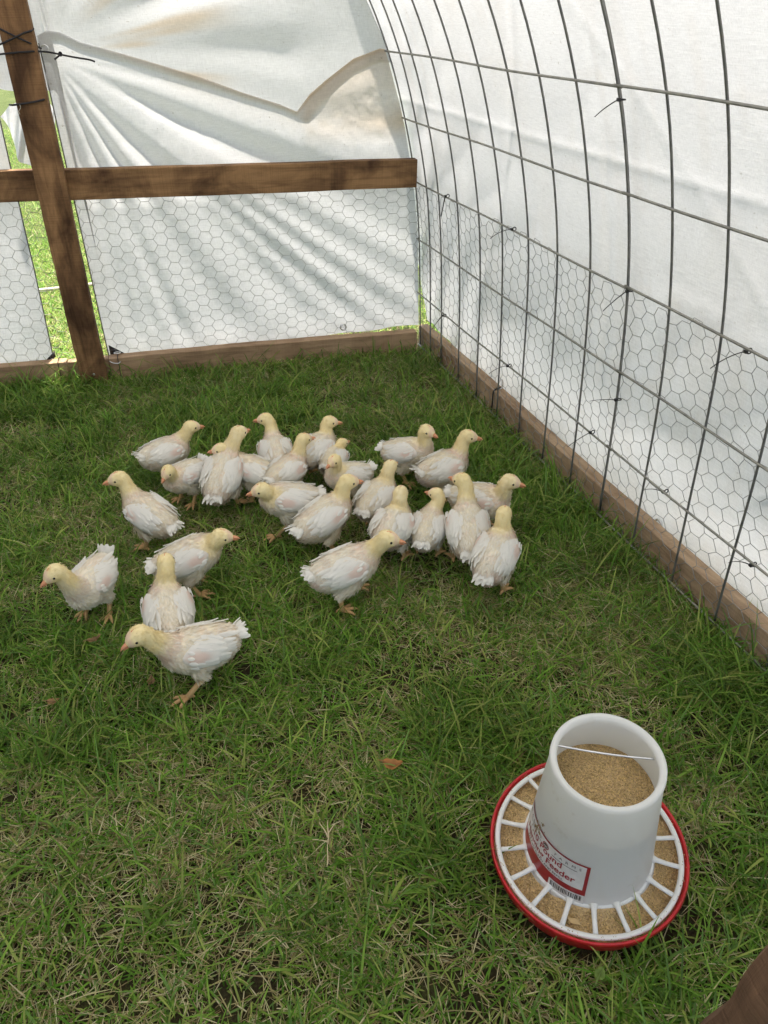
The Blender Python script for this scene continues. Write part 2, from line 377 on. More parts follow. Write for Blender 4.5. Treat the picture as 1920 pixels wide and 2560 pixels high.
# ------------------------------------------------------------------ cattle panels
IN = .0254
def cattle_panel(label, ds, x_in, jit, y_a, y_b, seed):
    e = tag(empty('cattle_panel', (0, -(ds[0]+ds[-1])/2*IN, 0)), label, 'wire panel', 'arched wire panels of the coop')
    r = np.random.default_rng(seed)
    for d in ds:
        s = np.linspace(0.0, STOT, 97); P = prof(s, -x_in); w = .0016*np.sin(s*3+r.random()*6)+.0012*np.sin(s*11+r.random()*6)
        m = MB(); m.tube(np.stack([P[:, 0], -d*IN+w, P[:, 1]], 1), .00275, 7); child('wire', m.mesh(), M_WIRE, e, True)
    for k in range(NS+1):
        s0 = min(max(k*SEG+jit, 0.0), STOT); c = prof(np.array([s0]), -x_in-.0052)[0]
        yy = np.linspace(y_a, y_b, 28); w = .0014*np.sin(yy*7+r.random()*6)
        m = MB(); m.tube(np.stack([c[0]+w*.4, yy, c[1]+w], 1), .0028, 7); child('stay', m.mesh(), M_STAY, e, True)
    return e
cattle_panel('arched grey wire panel next to the white end wall', [-.1, 4, 8, 14, 20, 26, 32, 38, 44, 50.0], .0, 0, .012, -1.285, 1)
cattle_panel('arched grey wire panel on the near right, above the red feeder', [50.22, 56, 62, 68, 74, 80, 86, 91, 95, 99], .0058, .006, -1.27, -2.53, 2)

# ------------------------------------------------------------------ tarps
WHITE = np.array([.70, .70, .70]); STAIN = np.array([.60, .45, .28]); GREY = np.array([.62, .61, .59])
def lerp(a, b, t): t = np.asarray(t)[..., None]; return a*(1-t)+b*t
def ridge(x): return np.abs(((x*.5) % 1.0)*2-1)            # triangular folds 0..1
def folds(x): return .5+.5*np.sin(x)
def tarp(name, P, C, label, parent=None):
    m = MB(); m.grid(P, C); o = link(name, m.mesh(name, True), M_TARP, parent, True)
    if parent is None: tag(o, label, 'tarp')
    return o
# over the hoops, both sides and the roof
ny, ns_ = 300, 300
yy = np.linspace(.05, -3.9, ny);  # unseen run behind the camera, past the last hoop, added for evener light inside
ss = np.concatenate([np.linspace(0, .25, 40), np.linspace(.26, 1.3, 140), np.linspace(1.32, STOT-.02, 120)])
S, Yg = np.meshgrid(ss, yy, indexing='ij')
bot = .046*sstep(-.75, .02, Yg) + .012 + .014*np.sin(Yg*6+1)             # lifted hem near the corner
S2 = bot + S*(STOT-.01-bot)/(STOT-.02)
flare = .05*sstep(.34, .02, S2) + .035*sstep(.3, 0, S2)*sstep(-1.3, -2.1, Yg)
crk = fbm(Yg*3.1+2*fbm(S2*2, Yg*2), S2*2.2, 4)
w = .006*(crk-.5) + .010*sstep(-.75, -.05, Yg)*(fbm(Yg*13+S2*4, S2*7, 3)-.5)*2
w += .0045*sstep(-.9, -.3, Yg)*sstep(.8, .2, S2)*np.sin((Yg*1.0+S2*.45)*42+4*fbm(S2*3, Yg*3, 2))
def crease(a, o, wd, lo, hi):      # straight folds pressed into the sheet
    d_ = Yg*math.cos(a)+S2*math.sin(a)-o; return np.exp(-np.abs(d_)/wd)*sstep(lo-.05, lo+.05, S2)*sstep(hi+.05, hi-.05, S2)
for a_, o_, w_, l0, l1 in ((.0, -1.18, .012, 0, 5), (.02, -2.05, .012, 0, 5), (1.0, -.62, .010, .4, 1.3), (.75, -1.05, .008, .3, 1.1), (2.3, 1.62, .010, .5, 1.4), (1.57, .86, .010, 0, 3), (2.5, 1.9, .009, .3, 1.0), (.5, -.25, .01, .3, 1.3), (1.57, 1.3, .010, 0, 3)): w += .0045*crease(a_, o_, w_, l0, l1)
w += .003*np.abs(np.sin(Yg*9+S2*13+5*fbm(Yg*2, S2*2, 2)))*sstep(.5, .62, fbm(Yg*2.5+3, S2*2.5+9, 2))
pr = prof(S2, 0.)
off = .0075 + flare + np.maximum(w, -.004)+.003
q = prof(S2.ravel(), off.ravel()[:, None] if False else 0.)
tan = catmull(S2+.002)-catmull(S2-.002); tan /= np.linalg.norm(tan, axis=-1)[..., None]
nx = tan[..., 1]; nz = -tan[..., 0]
# left side mirrors automatically because the normal turns with the section
xx_ = pr[..., 0]+nx*off
ybk = .06 + .115*np.clip(-xx_, 0, 3)
P = np.stack([xx_, -3.9+(Yg+3.9)*(ybk+3.9)/(.05+3.9), pr[..., 1]+nz*off], -1)
dirt = sstep(.5, .75, fbm(Yg*5, S2*3+4, 4))*.08 + .10*sstep(.5, .6, fbm(Yg*30, S2*4, 3))*sstep(.45, .6, fbm(Yg*4+2, S2*4, 2)) + .22*sstep(.22, .05, S2)*fbm(Yg*8, S2*9, 3)
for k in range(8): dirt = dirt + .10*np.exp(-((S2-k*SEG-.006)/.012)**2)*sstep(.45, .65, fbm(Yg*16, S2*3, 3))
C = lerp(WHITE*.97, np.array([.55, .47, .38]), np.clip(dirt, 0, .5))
roof = tarp('roof_tarp', P, C, 'white woven tarp stretched over the arched wire wall and roof')
def grommet(p, n, parent, r=.011):
    n = np.asarray(n, float)/np.linalg.norm(n); a = np.cross(n, [0, 0, 1]); a /= np.linalg.norm(a); b_ = np.cross(n, a)
    th = np.linspace(0, 2*math.pi, 19); m = MB()
    m.tube([np.asarray(p)+(a*math.cos(t)+b_*math.sin(t))*r for t in th], .0028, 6, caps=False)
    o = link('grommet', m.mesh(), M_STEEL, parent, True); return o
g_ = wall_hit(1656, 1308, .07); grommet(g_ - np.array([.012, 0, -.002]), (1, 0, .1), roof)
# end wall, upper sheet
edge_px = [(94, 92), (118, 80), (150, 84), (200, 108), (290, 133), (400, 165), (500, 196), (600, 232), (700, 264), (742, 282), (775, 238), (815, 203), (883, 150), (950, 124), (972, 128)]
E_ = np.array([to_bw(*p, .06) for p in edge_px])
ztop = lambda u: np.interp(u, E_[::-1, 0], E_[::-1, 1])
TIE = np.array(to_bw(112, 135, .03))
nz_, nu = 150, 240
zz = np.linspace(0, 1, nz_); aa = np.linspace(0, 1, nu)
A, B = np.meshgrid(aa, zz, indexing='xy')
TOPZ = PROF[:, 1].max()
UA = .11+A*2.30
zb = np.where(UA < 1.15, ztop(UA)-.014-.018*sstep(.5, .42, UA), 0)*sstep(1.17, 1.15, UA) + .905*sstep(1.15, 1.17, UA) - .02*np.sin(A*31)*sstep(.5, .56, A)
Z = zb + (TOPZ+.0-zb)*B
sx = np.linspace(0, 12*SEG, 500); px_ = prof(sx, .012)
xr = np.interp(Z, px_[:, 1], px_[:, 0]); xl = 2*mid-xr
Xw = xr + (xl-xr)*A; U = -Xw/.9935
du = TIE[0]-U; dzv = Z-TIE[1]; rr = np.hypot(du, dzv)+1e-4; ang = np.arctan2(dzv, du)
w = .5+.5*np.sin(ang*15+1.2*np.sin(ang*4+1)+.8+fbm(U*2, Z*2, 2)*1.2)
wr = .05*sstep(0, .4, rr)*sstep(1.5, .7, rr)*w**1.7*sstep(-.3, .1, dzv)
right = sstep(.55, .1, U)
wr = wr*(1-.7*right) + .02*right*(fbm(U*9+Z*3, Z*8-U*3, 4)-.5)*2 + .012*(fbm(U*4, Z*4, 4)-.5)
off = .0605 + (.0185 - wr*.62)*sstep(.01, .3, Z-zb)
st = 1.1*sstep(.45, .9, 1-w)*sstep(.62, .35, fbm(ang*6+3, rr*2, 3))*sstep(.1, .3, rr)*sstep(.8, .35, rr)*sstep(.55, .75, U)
st = st + .35*sstep(.52, .7, fbm(U*5+3, Z*4+8, 4))*sstep(.6, .45, U)*sstep(1.0, .85, Z)
P = WO + WDIR*U[..., None] + WN*off[..., None]; P[..., 2] = Z
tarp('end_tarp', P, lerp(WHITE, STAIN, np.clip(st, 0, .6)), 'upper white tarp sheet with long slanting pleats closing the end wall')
# end wall, lower right flap with the sagging top edge
uL0, zL0 = to_bw(272, 893, .05); uL1, zL1 = E_[0]
nz_, nu = 200, 300
B, A = np.meshgrid(np.linspace(0, 1, nz_), np.linspace(0, 1, nu), indexing='ij')
zbot = lambda u: .035 + .034*sstep(.75, .1, u) + .004*np.sin(u*23)
Z = np.zeros_like(A); U = np.zeros_like(A)
zguess = .06 + B*.95
for it in range(6):
    uleft = np.interp(zguess, [zL0, zL1], [uL0, uL1]); uright = np.maximum(-prof_x(zguess, -.001), 0)/.9935 + .003
    U = uleft + (uright-uleft)*A
    zguess = zbot(U) + (ztop(U)-zbot(U))*B
Z = zguess
du = TIE[0]-U; dzv = TIE[1]-Z; rr = np.hypot(du, dzv)+1e-4; ang = np.arctan2(dzv, du)
soft = fbm(ang*5+1, rr*1.2, 2)
w1 = folds(ang*25+2.2*np.sin(ang*5)+2*soft)**1.4
w2 = folds(ang*46+3*np.sin(ang*9)+3*soft)
lo = sstep(.62, .55, Z)
wr = .030*w1*sstep(.02, .40, rr)*(1-.75*lo)*sstep(1.3, .8, rr)
wr = wr + (.014*w2+.012*w1)*lo*sstep(.45, 1.0, rr)*sstep(.03, .2, Z) + .010*(fbm(U*7, Z*7, 4)-.5) + .004*(fbm(U*25, Z*25, 3)-.5)
vx = sstep(.42, .2, U)*sstep(.72, .8, Z)                     # the baggy tan corner by the arch
wr = wr*(1-.6*vx) + vx*.03*(fbm(U*8+2, Z*8+2, 3)-.3)+vx*.012*(fbm(U*30, Z*30, 3)-.5)
near_top = sstep(.1, 0., ztop(U)-Z)
off = .064 - wr*(.52+.25*(1-lo))*sstep(.0, .16, ztop(U)-Z) - .009*near_top
wr_roll = np.zeros_like(off)
topd = ztop(U)-Z
st = .30*sstep(.014, .0, topd)*sstep(.1, .25, du) + .22*sstep(.10, .0, topd)*sstep(.2, .4, du)*fbm(U*9, Z*14, 3)
tan_m = sstep(.44, .40, U)*sstep(.70, .80, Z)*sstep(.30, .62, fbm(U*6+1.5, Z*9+.6, 4)+.25*sstep(.08, 0, topd)+.15*sstep(.3, .42, U))
st = st + .36*tan_m + .30*sstep(.50, .56, fbm(U*9, Z*11, 3))*sstep(.3, .05, U)*np.exp(-((Z-.79)/.035)**2)
hemc = sstep(.05, .02, uleft-U)*0 + .16*sstep(.055, .05, uleft-U)
hemb = .25*np.exp(-((Z-zbot(U)-.035)/.005)**2)*sstep(.6, .3, U) + .1*sstep(.034, .03, Z-zbot(U))*sstep(.9, .6, U)
low_d = .22*sstep(.17, .06, Z)*fbm(U*10, Z*14, 3)
C = lerp(WHITE, STAIN, np.clip(st, 0, .85)); C = lerp(C, GREY, np.clip(hemc+hemb+low_d, 0, .6))
P = WO + WDIR*U[..., None] + WN*off[..., None]; P[..., 2] = Z
# the top edge is rolled over to the back
top = P[-1]; rollP = []; rollC = []
for k in range(1, 7):
    a = k/6*2.6; rad = .0035
    rollP.append(top + WN*(rad*(1-math.cos(a))) + np.array([0, 0, rad*math.sin(a)])); rollC.append(C[-1])
rollP.append(rollP[5]-np.array([0, 0, .004])); rollC.append(C[-1])
P = np.concatenate([P, np.array(rollP)]); C = np.concatenate([C, np.array(rollC)])
flap = tarp('end_flap', P, C, 'sagging white tarp flap with tan stained top edge, right of the post')
def wallpts(pts, off): return [bw(*to_bw(*p, off), off) for p in pts]
gp = bw(*to_bw(858, 818, .043), .043); grommet(gp, WN, flap)
gp = bw(*to_bw(112, 122, .022), .022); grommet(gp, WN, flap, .0095)
def corner_patch(pts, parent, off=.044):
    Q = np.array(wallpts(pts, off)); Q2 = Q + WN*.003; m = MB()
    m.add(np.concatenate([Q, Q2]), [[0, 1, 4, 3], [1, 2, 5, 4], [2, 0, 3, 5]], [[0, 2, 1], [3, 4, 5]])
    return link('corner_patch', m.mesh(), M_BLACK, parent)
corner_patch([(271, 863), (318, 887), (277, 892)], flap)
def piping(pts, parent, off=.046):
    Q = np.array(wallpts(pts, off)); m = MB(); m.tube(Q, .0022, 6); return link('edge_cord', m.mesh(), M_CORDG, parent, True)
M_CORDG = plain('grey_cord', (.16, .155, .15), .7)
el = P[:nz_, 0] - WN*.002; m = MB(); m.tube(el[::4], .0022, 6); link('edge_cord', m.mesh(), M_CORDG, flap, True)
# left flap
uR0, zR0 = to_bw(133, 893, .05); uR1, zR1 = to_bw(0, 300, .05)
nz_, nu = 110, 130
B, A = np.meshgrid(np.linspace(0, 1, nz_), np.linspace(0, 1, nu), indexing='ij')
Z = .035 + B*(.86-.035)
uright = np.interp(Z, [zR0, zR1], [uR0, uR1]); uleft = 2.5+0*Z
U = uright + (uleft-uright)*A
Z = Z - .22*A*B
wr = .012*(fbm(U*5, Z*5, 4)-.5)+.008*folds(U*14+Z*9+4*fbm(U*2, Z*2, 2)) 
hemc = .16*sstep(.05, .045, U-uright)+.2*sstep(.17, .05, Z)*fbm(U*10, Z*14, 3)
P = WO + WDIR*U[..., None] + WN*(.060-wr)[..., None]; P[..., 2] = Z
flapL = tarp('end_flap', P, lerp(WHITE, GREY, hemc), 'white tarp flap left of the post, cut off by the picture edge')
m = MB(); m.tube((P[:, 0]-WN*.002)[::4], .0022, 6); link('edge_cord', m.mesh(), M_CORDG, flapL, True)
corner_patch([(136, 878), (139, 893), (113, 903)], flapL)
# bunched tail of tarp hanging behind the post
tp = [(0, 292), (25, 262), (60, 250), (112, 246), (128, 262), (140, 290)]
T_ = np.array([to_bw(*p, .13) for p in tp]); bt = [(22, 330), (35, 372), (55, 400), (90, 418), (112, 402), (138, 345)]
Bt = np.array([to_bw(*p, .13) for p in bt])
nn = 40; tt = np.linspace(0, 1, nn); k_ = np.linspace(0, 1, len(tp))
Tt = np.stack([np.interp(tt, k_, T_[:, i]) for i in range(2)], 1); Bb = np.stack([np.interp(tt, k_, Bt[:, i]) for i in range(2)], 1)
vv = np.linspace(0, 1, 26)
UZ = Tt[None]*(1-vv)[:, None, None]+Bb[None]*vv[:, None, None]
off = .13+.03*np.sin(tt*9+1)[None]*(.3+vv[:, None])+.012*np.sin(tt*23+vv[:, None]*3)
P = WO + WDIR*UZ[..., 0][..., None] + WN*off[..., None]; P[..., 2] = UZ[..., 1]
tarp('tarp_tail', P, np.broadcast_to(WHITE*.97, P.shape), 'small bunched white tarp end hanging behind the brown post')

# ------------------------------------------------------------------ hexagon netting
def netting(cols, rows, mapf, rad, jitter, seed):
    """pointy-left-right hexagons: column pitch 1.5a, row pitch h"""
    r = np.random.default_rng(seed); m = MB(); a, h = .0255, .039
    pts = {}
    def key(x, y): return (round(x/(a/2)), round(y/(h/2)))
    edges = set()
    for i in range(cols):
        for j in range(rows):
            cx = i*1.5*a; cyy = j*h + (h/2 if i % 2 else 0)
            hx = [(cx+a, cyy), (cx+a/2, cyy+h/2), (cx-a/2, cyy+h/2), (cx-a, cyy), (cx-a/2, cyy-h/2), (cx+a/2, cyy-h/2)]
            ks = [key(*p) for p in hx]
            for k, p in zip(ks, hx): pts.setdefault(k, (p[0]+r.normal()*jitter, p[1]+r.normal()*jitter))
            for q in range(6):
                e = tuple(sorted((ks[q], ks[(q+1) % 6]))); edges.add(e)
    V = []; ok = []
    for e in sorted(edges):
        p, q = mapf(*pts[e[0]]), mapf(*pts[e[1]])
        if p is None or q is None: continue
        V.append((p, q))
    V = np.array(V); d = V[:, 1]-V[:, 0]; L = np.linalg.norm(d, axis=1)[:, None]; d = d/L
    up = np.where(np.abs(d[:, 2:3]) < .9, np.array([[0, 0, 1.]]), np.array([[1., 0, 0]]))
    x = np.cross(d, up); x /= np.linalg.norm(x, axis=1)[:, None]; y = np.cross(d, x)
    n = len(V); out = []
    for end in (0, 1):
        for k in range(3):
            t = k*2.0944; out.append(V[:, end]+rad*(math.cos(t)*x+math.sin(t)*y))
    out = np.stack(out, 1).reshape(-1, 3); b = np.arange(n)[:, None]*6
    qd = np.concatenate([b+np.array([[k, (k+1) % 3, (k+1) % 3+3, k+3]]) for k in range(3)])
    m.add(out, qd); return m.mesh('netting')
def back_net(x, y):
    u = .012+x+.006*math.sin(x*6+y*9); z = .03+y+.007*math.sin(x*4.3+y*5)
    if z > .66 or u > 2.42: return None
    return bw(u, z, .0405-.001 + .0025*math.sin(u*9)*math.sin(z*8))
tag(link('chicken_netting', netting(64, 18, back_net, .00078, .0011, 1), M_NET), 'grey hexagonal wire netting below the crossrail on the end wall', 'wire netting')
def side_net(x, y):
    s = .012+y + .014*math.sin(x*5.3)*(y/.62) + .006*math.sin(x*11+y*9); yv = .0-x+.008*math.sin(x*9+y*7)
    if s > .613 or yv < -2.53: return None
    c = prof(np.array([s]), .0048+.002*math.sin(x*13)*math.sin(s*9))[0]; return np.array([c[0], yv+.006*math.sin(s*14+x*3), c[1]])
tag(link('chicken_netting', netting(67, 18, side_net, .00082, .0016, 2), M_NET), 'grey hexagonal wire netting tied along the foot of the arched side wall', 'wire netting')

# ------------------------------------------------------------------ zip ties, cords, hook, hose
r2 = lambda p: (900+p[0]*.61483, p[1]*.61483)
r6 = lambda p: (1100+p[0]*.49427, 900+p[1]*.49427)
ties = [(r2((1063, 405)), r2((955, 475)), 'black cable tie high on the side wall, just under the top horizontal rod'),
        (r2((355, 797)), r2((330, 880)), 'black cable tie at the netting top, nearest the end wall'),
        (r2((625, 932)), r2((530, 970)), 'black cable tie at the netting top, second from the end wall'),
        (r2((1095, 1183)), r2((988, 1265)), 'black cable tie at the netting top where two panels overlap'),
        (r2((1580, 1428)), r2((1425, 1498)), 'black cable tie at the netting top, nearest the right picture edge'),
        (r2((343, 1283)), r2((292, 1340)), 'black cable tie on the lowest raised rod, nearest the corner'),
        (r2((607, 1487)), r2((525, 1520)), 'black cable tie on the lowest raised rod, second from the corner'),
        (r6((900, 200)), r6((757, 208)), 'black cable tie with straight level tail halfway up the netting'),
        (r6((770, 365)), r6((645, 440)), 'black cable tie on the lowest raised rod, third from the corner'),
        (r6((1140, 665)), r6((1025, 660)), 'black cable tie on the lowest raised rod, fourth from the corner'),
        (r6((1585, 1035)), r6((1460, 1025)), 'black cable tie on the lowest raised rod, nearest the right edge')]
for i, (h, t, lab) in enumerate(ties):
    a = wall_hit(*h, -.004); b_ = wall_hit(*t, -.004) + np.array([-.03, 0, 0])
    d = ray(*t); b_ = CAM + d*((b_-CAM) @ _f)/(d @ _f)*1.0
    e = tag(empty('cable_tie', a), lab, 'cable tie', 'black cable ties on the side wall')
    m = MB(); th = np.linspace(0, 2*math.pi, 15); vert = i in (0, 3, 7)
    for t_ in [0]:
        if vert: ring = [a+np.array([.0052*math.cos(x)+.003, .0052*math.sin(x), 0]) for x in th]
        else: ring = [a+np.array([.0052*math.cos(x)+.002, 0, .0052*math.sin(x)]) for x in th]
        m.tube(ring, .0014, 5, caps=False)
    child('loop', m.mesh(), M_BLACK, e, True)
    m = MB(); m.box(a+np.array([-.006, 0, 0]), (.0032, 0, 0), (0, .0035, 0), (0, 0, .003), .0006); child('head', m.mesh(), M_BLACK, e)
    m = MB(); c0 = a+np.array([-.007, 0, 0]); mid_ = (c0+b_)/2 + np.array([0, 0, .014 if i in (2, 6, 9, 10, 4) else .006])
    m.tube(bez(c0, c0*.6+mid_*.4, mid_*.7+b_*.3, b_, 12), np.stack([np.full(12, .0022), np.full(12, .001)], 1)*np.linspace(1, .7, 12)[:, None], 6)
    child('tail', m.mesh(), M_BLACK, e, True)
def cordpath(px, off): return np.array([bw(*to_bw(*p, o_), o_) for p, o_ in zip(px, off if np.ndim(off) else [off]*len(px))])
def smoothpath(Q, n=40):
    k = np.linspace(0, 1, len(Q)); t = np.linspace(0, 1, n); P = np.stack([np.interp(t, k, Q[:, i]) for i in range(3)], 1)
    for _ in range(2): P[1:-1] = (P[:-2]+2*P[1:-1]+P[2:])/4
    return P
e = tag(empty('tie_cord', bw(TIE[0]+.05, TIE[1], -.04)), 'black cord crossed around the post top and tied through the flap eyelet', 'cord')
for px, off in (([(-14, 66), (0, 72), (40, 92), (75, 108), (103, 121)], [-.03, -.0445, -.047, -.0445, .012]),
                ([(-12, 116), (2, 110), (35, 95), (60, 82), (78, 77), (84, 72)], [-.03, -.0445, -.0505, -.0445, -.0435, -.02]),
                ([(-10, 137), (3, 135), (45, 131), (85, 128), (118, 129), (150, 136), (190, 144), (225, 149), (237, 154)], [-.03, -.0445, -.0445, -.0445, .008, .0, -.012, -.02, -.026]),
                ([(151, 133), (147, 140), (136, 149)], [-.003, -.009, -.012])):
    m = MB(); m.tube(smoothpath(cordpath(px, off), 30), .0026, 7); child('strand', m.mesh(), M_CORD, e, True)
c_ = cordpath([(151, 135)], [-.003])[0]; m = MB(); th = np.linspace(0, 2*math.pi, 12); m.tube([c_+np.array([.004*math.cos(t), -.002, .005*math.sin(t)]) for t in th], .0022, 6, caps=False); child('knot', m.mesh(), M_CORD, e, True)
e = tag(empty('tie_cord', bw(*to_bw(70, 256, -.044), -.044)), 'black cord band wrapped round the middle of the post, above the crossrail', 'cord')
m = MB(); m.tube(smoothpath(cordpath([(24, 262), (31, 263), (60, 259), (90, 254), (110, 249), (114, 246)], [-.02, -.0445, -.045, -.045, -.0445, -.01]), 30), .0028, 7); child('strand', m.mesh(), M_CORD, e, True)
m = MB(); m.tube(smoothpath(cordpath([(50, 262), (52, 270), (46, 278), (50, 286)], -.047), 14), .0009, 5); child('frayed_end', m.mesh(), plain('pale_fibre', (.6, .58, .5), .8), e, True)
for px, lab in (((149, 924), 'black strap round the base board, left of the post foot'), ((298, 914), 'black strap with steel ring round the base board, right of the post foot')):
    u_, z_ = to_bw(*px, -.001)
    e = tag(empty('board_strap', bw(u_, .03, -.002)), lab, 'strap', 'black straps on the end base board')
    Q = [bw(u_, GZ, -.0025), bw(u_, .03, -.0028), bw(u_, .064, -.003), bw(u_, .0695, .0), bw(u_, .0705, .02), bw(u_, .0695, .043), bw(u_, .04, .0455)]
    m = MB(); m.tube(np.array(Q), np.tile([[.0035, .0012]], (7, 1)), 8); child('strap', m.mesh(), M_BLACK, e, True)
    if px[0] > 200:
        m = MB(); th = np.linspace(0, 2*math.pi, 20); c_ = bw(u_, .073, .02)
        m.tube([c_+WDIR*.011*math.cos(t)+np.array([0, 0, .004])+WN*.008*math.sin(t) for t in th], .002, 6, caps=False); child('ring', m.mesh(), M_STEEL, e, True)
        m = MB(); m.tube(smoothpath(np.array([bw(u_+.03, .058, -.004), bw(u_+.018, .05, -.007), bw(u_, .047, -.008), bw(u_-.008, .053, -.005)]), 14), .0016, 6); child('bent_wire', m.mesh(), M_STEEL, e, True)
hp = atz(1222, 978, .067)
yh = hp[1]
e = tag(empty('hook_tie', (.02, yh, .067)), 'black cord and steel spring hook looped over the side base board', 'hook')
m = MB(); m.tube(smoothpath(np.array([[.0, yh-.012, -.01], [.003, yh-.01, .03], [.004, yh-.006, .064], [.016, yh, .071], [.036, yh+.004, .072]]), 20), .0026, 7); child('cord', m.mesh(), M_CORD, e, True)
m = MB(); th = np.linspace(0, 2*math.pi, 22); m.tube([np.array([.036+.008*math.cos(t), yh+.004, .083+.017*math.sin(t)]) for t in th], .0021, 6, caps=False); child('hook', m.mesh(), M_STEEL, e, True)
hx = np.linspace(-3.4, -.2, 60); hy = 1.27+.05*np.sin(hx*1.7)+.02*np.sin(hx*5)
m = MB(); m.tube(np.stack([hx, hy, np.full(60, .006)+.004*np.sin(hx*6)], 1), .008, 10)
tag(link('garden_hose', m.mesh(), plain('cream_hose', (.62, .56, .45), .5), None, True), 'thin cream garden hose lying on the sunny grass outside', 'hose')

# ------------------------------------------------------------------ feeder
FC = np.array([-.572, -2.108, GZ+.018])
feeder = empty('poultry_feeder', FC); tag(feeder, 'white hanging poultry feeder with printed label standing in a red pan', 'feeder')
tilt = Vector((-.06, -.055, 1)).normalized()
feeder.scale = (.975, .975, 1)
feeder.rotation_mode = 'QUATERNION'; feeder.rotation_quaternion = Vector((0, 0, 1)).rotation_difference(tilt)
def fpart(name, mb_, mat, smooth=True, parent=None, col=False):
    return link(name, mb_.mesh(name, col), mat, parent or feeder, smooth)
m_, n_, l_, b_ = newmat('red_plastic'); M_RED = m_
b_.inputs['Base Color'].default_value = (.52, .012, .018, 1); b_.inputs['Roughness'].default_value = .32
ns = N(n_, 'ShaderNodeTexNoise', Scale=40., Detail=5.); tc = n_.new('ShaderNodeTexCoord'); l_.new(tc.outputs['Object'], ns.inputs[0])
rr_ = ramp(n_, l_, ns.outputs[0], [(.3, (.40, .012, .016)), (.6, (.55, .014, .02)), (.78, (.5, .05, .04))]); l_.new(rr_.outputs[0], b_.inputs['Base Color'])
def poly_white(name, trans, col=(.84, .84, .815)):
    m, n, l, b = newmat(name); b.inputs['Roughness'].default_value = .34
    tc = n.new('ShaderNodeTexCoord'); ns = N(n, 'ShaderNodeTexNoise', Scale=18., Detail=6., Roughness=.7); l.new(tc.outputs['Object'], ns.inputs[0])
    r = ramp(n, l, ns.outputs[0], [(.3, col), (.62, col), (.8, (.74, .71, .65))]); l.new(r.outputs[0], b.inputs['Base Color'])
    t = n.new('ShaderNodeBsdfTranslucent'); l.new(r.outputs[0], t.inputs[0])
    ms = mix_shader(n, l, b.outputs[0], t.outputs[0], trans); l.new(ms.outputs[0], n['Material Output'].inputs[0])
    bump(n, l, ns.outputs[0], b, .08, .002); return m
M_HOP = poly_white('milky_polyethylene', .45, (.90, .90, .88)); M_GRILL = poly_white('white_polyethylene', .15)
m = MB(); m.lathe([(.0, .004), (.06, .004), (.125, .003), (.138, .006), (.146, .02), (.150, .044), (.1535, .0475), (.1545, .045), (.1555, .040), (.153, .039), (.1505, .03), (.147, .01), (.139, -.001), (.06, -.002), (0, -.002)], 96); fpart('pan', m, M_RED)
RB, RT, Z0, Z1 = .0985, .0790, .040, .268
def hop_r(z): return np.interp(z, [0, Z0, .07, Z1], [.1, RB, .0965, RT])
m = MB(); m.lathe([(.104, .036), (RB, Z0+.004), (.0968, .068), (.0962, .074), (RT+.0015, Z1-.022), (RT+.0022, Z1-.008), (RT+.0015, Z1-.0015), (RT-.001, Z1), (RT-.006, Z1-.001), (RT-.0085, Z1-.006), (RT-.007, Z1-.014), (RT-.0035, Z1-.026), (.0925, .074), (.0945, .04), (.1, .034), (.104, .036)], 128); hop = fpart('hopper', m, M_HOP)
# grille
m = MB()
m.lathe([(.1385, .042), (.1395, .0455), (.1455, .0462), (.1470, .043), (.146, .0405), (.140, .040), (.1385, .042)], 96); grille = fpart('grille_ring', m, M_GRILL)
NSP = 18
for k in range(NSP):
    a = (k+.15)/NSP*2*math.pi; d = np.array([math.cos(a), math.sin(a), 0]); t = np.array([-d[1], d[0], 0])
    m = MB(); pts = [d*.0955+np.array([0, 0, .047]), d*.101+np.array([0, 0, .0485]), d*.106+np.array([0, 0, .047]), d*.120+np.array([0, 0, .045]), d*.139+np.array([0, 0, .0445])]
    m.tube(pts, [[.0072, .0045], [.006, .0042], [.0042, .0036], [.0037, .0032], [.004, .0032]], 8); fpart('spoke', m, M_GRILL)
m = MB(); m.lathe([(.0955, .046), (.1005, .0465), (.1025, .043), (.1015, .038), (.0955, .037)], 96); fpart('collar', m, M_GRILL)
m = MB(); a0 = R(226-8); cdir = np.array([-.339*0+_r[0], _r[1], 0]); cdir = cdir*math.cos(.2)+np.array([cdir[1], -cdir[0], 0])*math.sin(.2); cdir /= np.linalg.norm(cdir)
s_ = np.linspace(-1, 1, 24); m.tube([cdir*(.0712*x)+np.array([0, 0, Z1-.014-.004*(1-x*x)])+np.array([-_r[1], _r[0], 0])*.022 for x in s_], .0016, 8); fpart('hanger_rod', m, M_STEEL)
# printed label wrapped on the hopper
LA0, LA1, LZ0, LZ1 = R(146), R(234), .049, .137
def wrap(u, v, k):
    a = LA0+(LA1-LA0)*np.asarray(u); z = LZ0+(LZ1-LZ0)*np.asarray(v); r = hop_r(z)+.0012+.0004*k
    return np.stack([r*np.cos(a), r*np.sin(a), z], -1)
def lpatch(name, u0, u1, v0, v1, k, mat, parent=None):
    U_, V_ = np.meshgrid(np.linspace(u0, u1, max(3, int(40*(u1-u0)))), np.linspace(v0, v1, max(2, int(12*(v1-v0)))), indexing='ij')
    m = MB(); m.grid(wrap(U_, V_, k)); return fpart(name, m, mat, True, parent)
M_LRED = plain('label_red', (.36, .012, .025), .3); M_LWHITE = plain('label_white', (.78, .77, .76), .3); M_INK = plain('label_ink', (.03, .03, .032), .4)
lab = lpatch('label', 0, 1, 0, 1, 0, M_LRED)
lpatch('white_panel', .018, .965, .345, .97, 1, M_LWHITE, lab)
lpatch('barcode_panel', .62, 1., -.04, .21, 1.3, M_LWHITE, lab)
